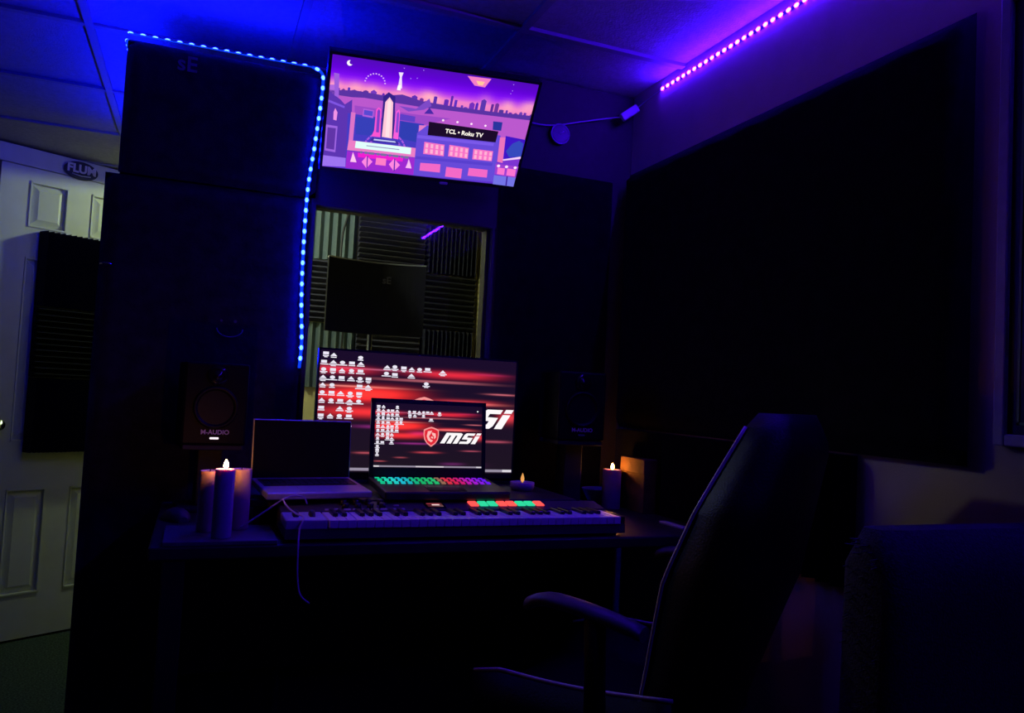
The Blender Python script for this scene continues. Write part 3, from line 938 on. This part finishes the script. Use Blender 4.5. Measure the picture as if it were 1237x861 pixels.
# ---- big monitor
t = thing('monitor', 'large monitor with red desktop and icons, behind the open laptop', 'monitor', (0.6325, 2.315, RZ))
mw, mh = 0.622, 0.372
z0 = 0.018
mb = MB()
mb.box(-mw / 2, mw / 2, 0.003, 0.030, z0, z0 + mh, 0.003)
for a in (-1, 1):
    mb.box(min(a * mw / 2, a * (mw / 2 - 0.005)), max(a * mw / 2, a * (mw / 2 - 0.005)), -0.002, 0.005, z0, z0 + mh)
mb.box(-mw / 2, mw / 2, -0.002, 0.005, z0 + mh - 0.006, z0 + mh)
mb.box(-mw / 2, mw / 2, -0.002, 0.005, z0, z0 + 0.014)
mb.build('housing', 'black_plastic', t)
MB().box(-0.05, 0.05, 0.020, 0.055, 0.006, 0.25, 0.004).box(-0.12, 0.12, -0.05, 0.075, 0.0, 0.008, 0.002).build('stand', 'black_plastic', t)
us = [0.018, 0.062, 0.105, 0.150, 0.193, 0.234]
ic = [(0.025, 0.035), (0.062, 0.045), (0.19, 0.055)] + icon_rows([[0, 1, 2, 3, 4], [0, 1, 2, 3, 4], [0, 1, 2, 3, 4, 5], [0, 1, 4, 5], [0, 1, 2, 3, 4], [0, 1, 2, 3, 4], [0, 2, 3], [0, 1, 2, 3], [0, 1, 3]], 0.105, 0.063, us)
ic += [(0.322, 0.12), (0.36, 0.115), (0.405, 0.12), (0.445, 0.125), (0.485, 0.125), (0.526, 0.12), (0.605, 0.135), (0.32, 0.175), (0.362, 0.18), (0.445, 0.18), (0.523, 0.245)]
desktop(mw - 0.010, mh - 0.020, ic, 0.030, 0.036, 150, 100).build('screen', 'desktop_picture', t, TR(0, 0.0022, z0 + 0.014 + (mh - 0.020) / 2))

# ---- gaming laptop
LX, LY = 0.617, 1.93
t = thing('laptop', 'open gaming laptop with rainbow keyboard and white logo on red screen', 'laptop', (LX, LY, RZ))
lw, ld = 0.335, 0.215
tilt = math.radians(4.4)
mb = MB()
mb.box(-lw / 2, lw / 2, 0.0, ld, 0.0, 0.021, 0.004, mx=TR(0, 0, 0.004, rx=tilt))
mb.box(-lw / 2 + 0.03, lw / 2 - 0.03, 0.16, 0.20, 0.000, 0.016)
mb.box(-lw / 2 + 0.03, lw / 2 - 0.03, 0.05, 0.07, 0.000, 0.010)
mb.build('base', 'black_plastic', t)
MB().box(-0.05, 0.05, 0.012, 0.075, 0.0212, 0.0222, mx=TR(0, 0, 0.004, rx=tilt)).build('touchpad', 'black_gloss', t)
# backlit keys: rows of small keys in one part
p_v, p_f, p_c = [], [], []
def hue(f):
    stops = [(0, (20, 210, 150)), (0.1, (40, 230, 210)), (0.22, (30, 190, 230)), (0.34, (20, 190, 110)), (0.50, (40, 200, 120)), (0.60, (230, 60, 70)), (0.72, (220, 30, 90)), (0.84, (190, 30, 210)), (1, (110, 30, 255))]
    return s255(ramp(stops, f))
kb = MB()
cols_ = []
for r in range(5):
    for c in range(17):
        x = -0.1565 + c * 0.0184 + (0.003 if r % 2 else 0)
        y = 0.100 + r * 0.0185
        kb.box(x, x + 0.0115, y + 0.004, y + 0.0115, 0.0212, 0.0226)
        cols_ += [hue(min(1, c / 16.0))] * 6
bmesh.ops.recalc_face_normals(kb.bm, faces=kb.bm.faces)
me = bpy.data.meshes.new('keys')
kb.bm.to_mesh(me)
kb.bm.free()
ca = me.color_attributes.new('picture', 'FLOAT_COLOR', 'CORNER')
for pi, pl in enumerate(me.polygons):
    c = cols_[pi // 1] if pi < len(cols_) else (1, 1, 1)
    for li in pl.loop_indices:
        ca.data[li].color = (*c, 1)
me.materials.append(MATS['backlight'])
ko = link('keys', me, t, TR(0, 0, 0.004, rx=tilt))
ko['kind'] = 'stuff'
lid = TR(0, 0.205, 0.042, rx=math.radians(-6))
lh = 0.212
mb = MB()
mb.box(-lw / 2, lw / 2, 0.002, 0.010, 0, lh, 0.002)
mb.box(-lw / 2, -lw / 2 + 0.011, -0.0015, 0.004, 0, lh)
mb.box(lw / 2 - 0.011, lw / 2, -0.0015, 0.004, 0, lh)
mb.box(-lw / 2, lw / 2, -0.0015, 0.004, lh - 0.012, lh)
mb.box(-lw / 2, lw / 2, -0.0015, 0.004, 0, 0.022)
mb.build('lid', 'black_plastic', t, lid)
lus = [0.03, 0.073, 0.118, 0.155, 0.198, 0.235]
ic = icon_rows([[0, 1, 4], [0, 1, 2, 3, 4], [0, 1, 2, 3, 4], [0, 1, 2, 3, 4, 5], [0, 1, 2, 4, 5], [0, 1, 2, 3, 4], [0, 1, 2, 3, 4], [0, 1, 2, 3], [0, 2, 3], [0, 1, 3], [0], [0], [0]], 0.065, 0.0615, lus)
ic += [(0.31, 0.135), (0.355, 0.135), (0.40, 0.135), (0.44, 0.135), (0.478, 0.135), (0.515, 0.135), (0.59, 0.14), (0.315, 0.19), (0.36, 0.19), (0.44, 0.19), (0.512, 0.245)]
p = desktop(lw - 0.022, lh - 0.034, ic, 0.034, 0.046, 130, 90)
p.disc(0.955, 0.08, 0.008, 0.012, (255, 255, 255), 5, 6)
p.build('screen', 'desktop_picture', t, lid @ TR(0, 0.0018, 0.022 + (lh - 0.034) / 2))

# ---- silver laptop with its dark screen
t = thing('laptop', 'silver laptop with a dark screen, left of the monitor', 'laptop', (0.292, 1.915, RZ), math.radians(8))
lw, ld = 0.255, 0.185
tilt = math.radians(4.5)
MB().box(-lw / 2, lw / 2, 0.0, ld, 0.0, 0.016, 0.003, mx=TR(0, 0, 0.010, rx=tilt)).box(-0.1, 0.1, 0.13, 0.15, 0, 0.02).box(-0.1, 0.1, 0.07, 0.085, 0, 0.014).build('base', 'silver', t)
MB().box(-lw / 2 + 0.012, lw / 2 - 0.012, 0.082, ld - 0.022, 0.0160, 0.0170, mx=TR(0, 0, 0.010, rx=tilt)).build('keyboard_well', 'black_matte', t)
kb = MB()
for r in range(5):
    for c in range(13):
        kb.box(-0.110 + c * 0.0170, -0.110 + c * 0.0170 + 0.0135, 0.085 + r * 0.0150, 0.085 + r * 0.0150 + 0.012, 0.0168, 0.0185)
ko = kb.build('keys', 'black_plastic', t, TR(0, 0, 0.010, rx=tilt))
ko['kind'] = 'stuff'
MB().box(-0.042, 0.042, 0.012, 0.070, 0.0160, 0.0166, mx=TR(0, 0, 0.010, rx=tilt)).build('touchpad', 'silver', t)
lid = TR(0, 0.180, 0.036, rx=math.radians(-4))
MB().box(-lw / 2, lw / 2, 0.002, 0.008, 0, 0.152, 0.002).build('lid', 'silver', t, lid)
MB().box(-lw / 2 + 0.003, lw / 2 - 0.003, 0.0, 0.0022, 0.003, 0.149).build('screen', 'black_gloss', t, lid)
# ---- musical keyboard
KX, KY, KW = 0.198, 1.772, 0.842
t = thing('musical_keyboard', 'long keyboard controller with lit red and green pads on the desk front', 'keyboard', (KX, KY, DZ))
mb = MB()
# profile in y,z swept along x: low front, raised control panel at the back
prof = [(0.0, 0.008), (0.0, 0.030), (0.108, 0.034), (0.112, 0.052), (0.178, 0.064), (0.186, 0.060), (0.186, 0.008)]
mb.loft([[(x, y, z) for y, z in prof] for x in (0.0, KW)], True, True, False)
mb.build('body', 'controller_dark', t)
mb = MB()
mb.box(0.0, 0.090, 0.000, 0.112, 0.028, 0.0500, 0.003)
mb.build('wheel_block', 'controller_grey', t)
MB().box(KW - 0.012, KW, 0.0, 0.112, 0.028, 0.0500, 0.003).build('end_cheek', 'black_plastic', t)
for x in (0.026, 0.062):
    MB().lathe([(0.0, -0.006), (0.019, -0.006), (0.021, -0.003), (0.021, 0.003), (0.019, 0.006), (0.0, 0.006)], 20, TR(x, 0.055, 0.0425, ry=math.radians(90))).build('wheel', 'black_plastic', t)
for x in (0.02, KW - 0.05):
    for y in (0.01, 0.155):
        MB().box(x, x + 0.03, y, y + 0.02, 0.0, 0.009).build('foot', 'black_plastic', t)
NW = 36
x0, kw = 0.093, (KW - 0.107) / NW
def key_mesh(name, m, w_, y0, y1, z0, z1, bev):
    mb = MB()
    mb.box(0, w_, y0, y1, z0, z1, bev, 1)
    bmesh.ops.recalc_face_normals(mb.bm, faces=mb.bm.faces)
    me = bpy.data.meshes.new(name)
    mb.bm.to_mesh(me)
    mb.bm.free()
    me.materials.append(MATS[m])
    return me
wk = key_mesh('white_key', 'key_white', kw - 0.0012, -0.004, 0.109, 0.031, 0.0495, 0.0012)
bk = key_mesh('black_key', 'key_black', kw * 0.56, 0.042, 0.110, 0.040, 0.0575, 0.0015)
for i in range(NW):
    link('white_key', wk, t, TR(x0 + i * kw, 0, 0))
    if i % 7 not in (2, 6) and i < NW - 1:
        link('black_key', bk, t, TR(x0 + (i + 1) * kw - kw * 0.28, 0, 0))
slope = math.atan2(0.012, 0.066)
PM = TR(0, 0.112, 0.052, rx=slope)                 # control panel plane
for r in range(2):
    for c in range(4):
        MB().lathe([(0.0085, 0), (0.0080, 0.012), (0.0, 0.0125)], 14, PM @ TR(0.150 + c * 0.030, 0.018 + r * 0.028, 0.0)).build('knob', 'black_plastic', t)
for c in range(6):
    MB().box(0.098 + 0.0 * c, 0.118, 0.0, 0.0, 0, 0) if False else None
for c in range(9):
    MB().box(0.100 + c * 0.022, 0.117 + c * 0.022, 0.002, 0.008, -0.001, 0.003, 0.001, 1, PM).build('button', 'cable_white' if c < 5 else 'controller_grey', t)
MB().box(0.350, 0.402, 0.012, 0.052, -0.002, 0.002, 0.001, 1, PM).build('display_frame', 'black_gloss', t)
p = Paint(0.040, 0.026)
p.grid(4, 4, lambda u, v: s255(lerp3((70, 20, 30), (120, 90, 90), u * v)))
p.poly([(0.3, 0.35), (0.8, 0.35), (0.8, 0.65), (0.3, 0.65)], (255, 225, 220), 1)
p.poly([(0.0, 0.05), (0.9, 0.05), (0.9, 0.2), (0.0, 0.2)], (180, 60, 70), 1)
p.build('display', 'desktop_picture', t, PM @ TR(0.376, 0.032, 0.0024, rx=math.radians(-90)))
MB().box(0.270, 0.284, 0.030, 0.036, -0.001, 0.002, 0.0005, 1, PM).build('button', 'print_grey', t)
PADC = ['red', 'teal', 'teal', 'red', 'red', 'teal', 'teal', 'red']
emat('pad_red', (1.5, 0.11, 0.10))
emat('pad_teal', (0.03, 0.72, 0.36))
for r in range(2):
    for c in range(8):
        m = 'pad_' + PADC[c]
        MB().box(0.470 + c * 0.0262, 0.470 + c * 0.0262 + 0.0225, 0.026 + r * 0.017, 0.026 + r * 0.017 + 0.0150, -0.001, 0.004, 0.0015, 1, PM).build('pad', m, t)

pts = spline([(0.110, 1.86, 0.985), (0.150, 1.85, 1.015), (0.190, 1.845, 1.045), (0.196, 1.840, 1.050), (0.222, 1.865, 1.055), (0.246, 1.875, 1.050), (0.256, 1.885, 1.034)], 8)
pts2 = spline([(0.196, 1.840, 1.050), (0.205, 1.82, 1.036), (0.222, 1.80, 1.0245), (0.236, 1.775, 1.020), (0.226, 1.755, 0.998), (0.222, 1.730, 0.955), (0.224, 1.726, 0.90), (0.232, 1.726, 0.865), (0.252, 1.727, 0.846)], 8)
mb = MB()
mb.tube(pts, 0.0021, 7)
mb.tube(pts2, 0.0021, 7)
tag(mb.build('usb_cable', 'cable_white'), 'thin white cable looping over the left end of the keyboard controller', 'cable')

# ---- candles
def candle(name, label, x, y, z, r, h, m, lit=True, group=None, flame='flame'):
    t = thing(name, label, 'candle', (x, y, z), 0, group)
    d = 0.006
    MB().lathe([(0.0, 0.0), (r * 0.98, 0.0), (r, 0.003), (r, h - 0.002), (r * 0.94, h), (r * 0.80, h - 0.001), (r * 0.55, h - d), (0.0, h - d - 0.001)], 28).build('wax', m, t)
    MB().tube([(0, 0, h - d - 0.002), (0.0006, 0, h + 0.001), (0.0015, 0, h + 0.004)], 0.0009, 6).build('wick', 'wick', t)
    if lit:
        MB().lathe([(0.0004, h + 0.000), (0.0040, h + 0.003), (0.0052, h + 0.0075), (0.0042, h + 0.0125), (0.0020, h + 0.017), (0.0002, h + 0.020)], 12, TR(0.001, 0, 0)).build('flame', flame, t)
    return t
candle('pillar_candle', 'tall lit purple candle at the front of the tray on the desk', 0.069, 1.800, DZ + 0.010, 0.0205, 0.146, 'wax', True, 'candles on the tray')
candle('pillar_candle', 'unlit candle behind the lit one on the tray, on its left', 0.040, 1.880, DZ + 0.010, 0.0215, 0.134, 'wax_pale', False, 'candles on the tray')
candle('pillar_candle', 'unlit candle behind the lit one on the tray, on its right', 0.108, 1.905, DZ + 0.010, 0.0225, 0.136, 'wax_pale', False, 'candles on the tray')
candle('pillar_candle', 'lit thick purple candle at the right end of the desk before a white bowl', 1.255, 2.235, DZ, 0.030, 0.123, 'wax', True, None, 'flame_small')
t = thing('tealight', 'small tealight in a purple holder before the lower right of the monitor', 'candle', (0.917, 2.17, RZ))
MB().lathe([(0.0, 0.0), (0.030, 0.0), (0.036, 0.010), (0.036, 0.024), (0.033, 0.024), (0.031, 0.014), (0.0, 0.012)], 24).build('holder', 'wax', t)
MB().lathe([(0.0, 0.010), (0.029, 0.010), (0.029, 0.020), (0.0, 0.020)], 20).build('wax', 'wax_pale', t)
MB().lathe([(0.0005, 0.021), (0.0048, 0.027), (0.0056, 0.033), (0.0042, 0.040), (0.0004, 0.050)], 12).build('flame', 'flame_dim', t)

tag(MB().lathe([(0.0, 0.0), (0.030, 0.0), (0.040, 0.018), (0.054, 0.047), (0.057, 0.050), (0.052, 0.050), (0.038, 0.022), (0.0, 0.010)], 32, TR(1.262, 2.333, DZ)).build('bowl', 'ceramic'),
    'small white bowl behind the thick candle at the right end of the desk', 'bowl')
t = thing('kraft_box', 'brown kraft box against the right wall, lit by the thick candle', 'box', (1.322, 2.185, DZ))
MB().box(-0.022, 0.022, -0.073, 0.073, 0, 0.122, 0.002).build('carton', 'kraft', t)
MB().box(-0.024, 0.024, -0.075, 0.075, 0.118, 0.166, 0.003).build('lid', 'kraft', t)
tag(MB().box(-0.012, 0.012, -0.055, 0.055, 0, 0.008, 0.003, mx=TR(1.2655, 1.89, DZ, math.radians(3))).build('usb_stick', 'cable_white'), 'small white stick lying on the right end of the desk', 'gadget')
t = thing('computer_mouse', 'dark computer mouse on the left end of the desk, left of the candles', 'mouse', (-0.026, 2.10, DZ), math.radians(20))
rings = []
for k in range(9):
    s = -1 + k / 4.0
    q = math.sqrt(max(0, 1 - (s * 0.97) ** 2)) ** 0.7
    rings.append([(0.030 * q * math.cos(a), 0.052 * s, 0.030 * q * (1 - 0.2 * s) * max(0, math.sin(a))) for a in [math.pi * i / 8 for i in range(9)]])
MB().loft(rings, True, True, True).build('shell', 'mouse_violet', t)
MB().lathe([(0.006, -0.003), (0.007, 0), (0.006, 0.003)], 12, TR(0, 0.028, 0.021, ry=math.radians(90))).build('scroll_wheel', 'black_plastic', t)

# ---- studio speakers on their stands
def speaker(label, slabel, x, y, zb, rz):
    t = thing('studio_speaker', label, 'speaker', (x, y, zb), rz, 'studio speakers')
    w_, h_, d_ = 0.160, 0.215, 0.17
    MB().box(-w_ / 2, w_ / 2, 0, d_, 0, h_, 0.006).build('cabinet', 'cabinet_black', t)
    MB().lathe([(0.056, 0.0), (0.056, 0.004), (0.050, 0.007), (0.046, 0.001), (0.020, -0.014), (0.018, -0.008), (0.0, -0.002)], 36, TR(0, -0.0005, 0.098, rx=math.radians(90))).build('woofer', 'cone', t)
    MB().lathe([(0.026, 0.0), (0.026, 0.003), (0.016, -0.001), (0.012, 0.002), (0.0, 0.007)], 28, TR(0.0, -0.0005, 0.182, rx=math.radians(90))).build('tweeter', 'black_gloss', t)
    lettering('M-AUDIO', 0.0165, 'print_grey', t, TR(0.002, -0.0022, 0.0335), bold=0.0004)
    MB().box(-0.010, 0.012, -0.002, 0.001, 0.0155, 0.0205, 0.0012).build('status_light', 'led_white' if x < 0.5 else 'print_dim', t)
    s = thing('speaker_stand', slabel, 'stand', (x, y, DZ), rz, 'speaker stands')
    hh = zb - DZ
    MB().box(-0.075, 0.075, 0.005, 0.165, hh - 0.014, hh, 0.003).build('top_plate', 'black_matte', s)
    MB().box(-0.075, 0.075, 0.005, 0.165, 0, 0.012, 0.003).build('base_plate', 'black_matte', s)
    MB().box(-0.030, 0.030, 0.05, 0.12, 0.012, hh - 0.014, 0.003).build('column', 'black_matte', s)
speaker('black studio speaker with a white status bar behind the three candles', 'short black stand under the left studio speaker', 0.050, 2.20, 1.140, 0.10)
speaker('black studio speaker without a lit bar, right of the monitor', 'short black stand under the right studio speaker', 1.120, 2.20, 1.178, -0.05)

# ================================================================== gaming chair
t = thing('gaming_chair', 'black reclined gaming chair with curved arm pads, seen from behind at the desk', 'chair', (1.035, 1.34, 0), math.radians(36.9))
# seat cushion with raised bolsters
mb = MB()
rings = []
for k in range(13):
    s = k / 12.0
    y = 0.02 + 0.44 * s
    dz = -0.03 * max(0, s - 0.8) / 0.2 - 0.012 * math.sin(s * math.pi)
    hw = 0.265 - 0.03 * max(0, s - 0.75) / 0.25
    row = []
    for a in range(-8, 9):
        u = a / 8.0
        zz = 0.705 + 0.075 * max(0, abs(u) - 0.62) / 0.38 * (1 - 0.25 * s) + dz
        row.append((u * hw, y, zz))
    row += [(hw * 0.98, y, 0.62 + dz), (-hw * 0.98, y, 0.62 + dz)]
    rings.append(row)
mb.loft(rings, True, True, True)
mb.build('seat', 'leather', t)
for sx in (-1, 1):
    pts = [(sx * (0.258 - 0.03 * max(0, k / 12.0 - 0.75) / 0.25), 0.02 + 0.44 * k / 12.0, 0.705 + 0.079 * (1 - 0.25 * k / 12.0) - 0.03 * max(0, k / 12.0 - 0.8) / 0.2 - 0.012 * math.sin(k / 12.0 * math.pi)) for k in range(13)]
    MB().tube(pts, 0.004, 6).build('piping', 'piping', t)
# backrest: tall shell with side wings, leaning back
def back_ring(s):
    z = 0.66 + 0.64 * s
    yb = 0.085 - 0.155 * s - 0.035 * s * s
    hw = ramp([(0, (0.215,)), (0.25, (0.222,)), (0.55, (0.248,)), (0.72, (0.240,)), (0.86, (0.195,)), (0.96, (0.165,)), (1.0, (0.120,))], s)[0]
    th = ramp([(0, (0.10,)), (0.5, (0.13,)), (0.9, (0.10,)), (1, (0.05,))], s)[0]
    front, back = [], []
    for a in range(-6, 7):
        u = a / 6.0
        wing = 0.055 * max(0, abs(u) - 0.45) ** 1.5 / 0.41 * (1 - abs(s - 0.5))
        front.append((u * hw, yb + wing, z))
        back.append((u * hw * 0.97, yb - th * (1 - 0.45 * u * u), z))
    return front + list(reversed(back)), front[0], front[-1]
rings, pl_, pr_ = [], [], []
for k in range(25):
    a, b, c = back_ring(k / 24.0)
    rings.append(a)
    pl_.append(b)
    pr_.append(c)
mb = MB()
mb.loft(rings, True, True, True)
mb.build('backrest', 'leather', t)
MB().tube(pl_[1:-1], 0.0036, 6).build('piping', 'piping', t)
MB().tube(pr_[1:-1], 0.0036, 6).build('piping', 'piping', t)
for sx in (-1, 1):
    mb = MB()
    rings = []
    for k in range(13):
        s = k / 12.0
        y = 0.055 + (0.235 if sx < 0 else 0.220) * s
        z = 0.951 - 0.030 * (1 - s) ** 2 * 1.0 - 0.030 * max(0, s - 0.75) ** 2 / 0.0625 * 0.6
        hw = 0.031 * (1 - 0.45 * max(0, s - 0.7) / 0.3) * (1 - 0.25 * (1 - s))
        rings.append([(sx * 0.318 + hw * math.cos(q), y, z - 0.014 + 0.013 * math.sin(q)) for q in [2 * math.pi * i / 12 for i in range(12)]])
    mb.loft(rings, True, True, True)
    mb.build('arm_pad', 'arm_pad', t)
    mb = MB()
    mb.tube([(sx * 0.318, 0.15, 0.930), (sx * 0.316, 0.14, 0.66)], 0.020, 10)
    mb.tube([(sx * 0.312, 0.14, 0.67), (sx * 0.29, 0.15, 0.625), (sx * 0.12, 0.18, 0.605)], 0.022, 10)
    mb.build('arm_bracket', 'leather', t)
MB().box(-0.16, 0.16, 0.08, 0.36, 0.585, 0.63, 0.01).build('tilt_plate', 'black_plastic', t)
MB().tube([(0, 0.22, 0.10), (0, 0.22, 0.59)], [0.032, 0.026], 14).build('gas_column', 'black_plastic', t)
for k in range(5):
    a = 2 * math.pi * k / 5 + 0.3
    c, s = math.cos(a), math.sin(a)
    lg = MB().tube([(0.02 * c, 0.22 + 0.02 * s, 0.115), (0.17 * c, 0.22 + 0.17 * s, 0.100), (0.31 * c, 0.22 + 0.31 * s, 0.078)], [0.030, 0.026, 0.020], 10).build('leg', 'black_plastic', t)
    MB().lathe([(0.0, -0.020), (0.026, -0.020), (0.029, -0.012), (0.029, 0.012), (0.026, 0.020), (0.0, 0.020)], 18, TR(0.31 * c, 0.22 + 0.31 * s, 0.029, a, 0, math.radians(90))).build('caster', 'black_plastic', lg)

# ================================================================== upholstered chair at the right edge
t = thing('upholstered_chair', 'dark velvety high-backed chair at the right edge, its back to us', 'chair', (1.158, 0.890, 0), 0.0)
rings = []
n = 14
for k in range(n + 1):
    s = k / n
    z = 0.34 + 0.80 * s
    e = 1.0 if s < 0.97 else 1 - ((s - 0.97) / 0.03) ** 2 * 0.04
    hw = (0.214 + 0.016 * s) * e
    th = 0.055 * (1.0 if s < 0.93 else 1 - ((s - 0.93) / 0.07) ** 2 * 0.6)
    y0 = 0.03 * (1 - s)
    ring = []
    for i in range(28):
        a = 2 * math.pi * i / 28
        cx, sx = math.cos(a), math.sin(a)
        ring.append((hw * math.copysign(abs(cx) ** 0.25, cx), y0 + th * math.copysign(abs(sx) ** 0.35, sx), z))
    rings.append(ring)
MB().loft(rings, True, True, True).build('backrest', 'velvet', t)
MB().box(-0.215, 0.215, 0.0, 0.27, 0.36, 0.48, 0.03, 3).build('seat', 'velvet', t)
for sx in (-1, 1):
    for y in (0.03, 0.23):
        MB().tube([(sx * 0.190, y, 0.0), (sx * 0.190, y, 0.37)], [0.015, 0.022], 10).build('leg', 'desk_wood', t)
# fringe along the left edge of the back
mb = MB()
rf = random.Random(5)
for k in range(150):
    s = k / 150.0
    z = 0.36 + 0.765 * s
    hw = 0.214 + 0.016 * s
    for q in range(2):
        y = 0.03 * (1 - s) + rf.uniform(-0.028, 0.034)
        dx, dz = rf.uniform(0.004, 0.012), rf.uniform(-0.006, 0.004)
        mb.tube([(-hw + 0.010, y, z), (-hw - dx, y + rf.uniform(-0.003, 0.003), z + dz)], [0.0016, 0.0006], 4)
f = mb.build('fringe', 'fringe', t)
f['kind'] = 'stuff'

# ================================================================== framed picture on the right wall
t = thing('framed_picture', 'violet-framed dark picture with a green inner line on the right wall', 'picture', (1.40, 0.70, 1.262), -math.pi / 2)
pw, ph = 0.66, 0.86
# local x runs towards the viewer along the wall, -y out from the wall
mb = MB()
mb.box(-pw / 2, -pw / 2 + 0.022, -0.022, 0, 0, ph, 0.003)
mb.box(pw / 2 - 0.022, pw / 2, -0.022, 0, 0, ph, 0.003)
mb.box(-pw / 2 + 0.0215, pw / 2 - 0.0215, -0.021, 0, 0, 0.022, 0.003)
mb.box(-pw / 2 + 0.0215, pw / 2 - 0.0215, -0.021, 0, ph - 0.022, ph, 0.003)
mb.build('frame', 'frame_violet', t)
MB().box(-pw / 2 + 0.015, pw / 2 - 0.015, -0.012, -0.002, 0.015, ph - 0.015).build('print', 'picture_black', t)
mb = MB()
g = 0.040
for a, b, c, d in ((-pw / 2 + g, -pw / 2 + g + 0.005, g, ph - g), (pw / 2 - g - 0.005, pw / 2 - g, g, ph - g), (-pw / 2 + g, pw / 2 - g, g, g + 0.005), (-pw / 2 + g, pw / 2 - g, ph - g - 0.005, ph - g)):
    mb.box(a, b, -0.0135, -0.012, c, d)
mb.build('green_line', 'picture_green', t)
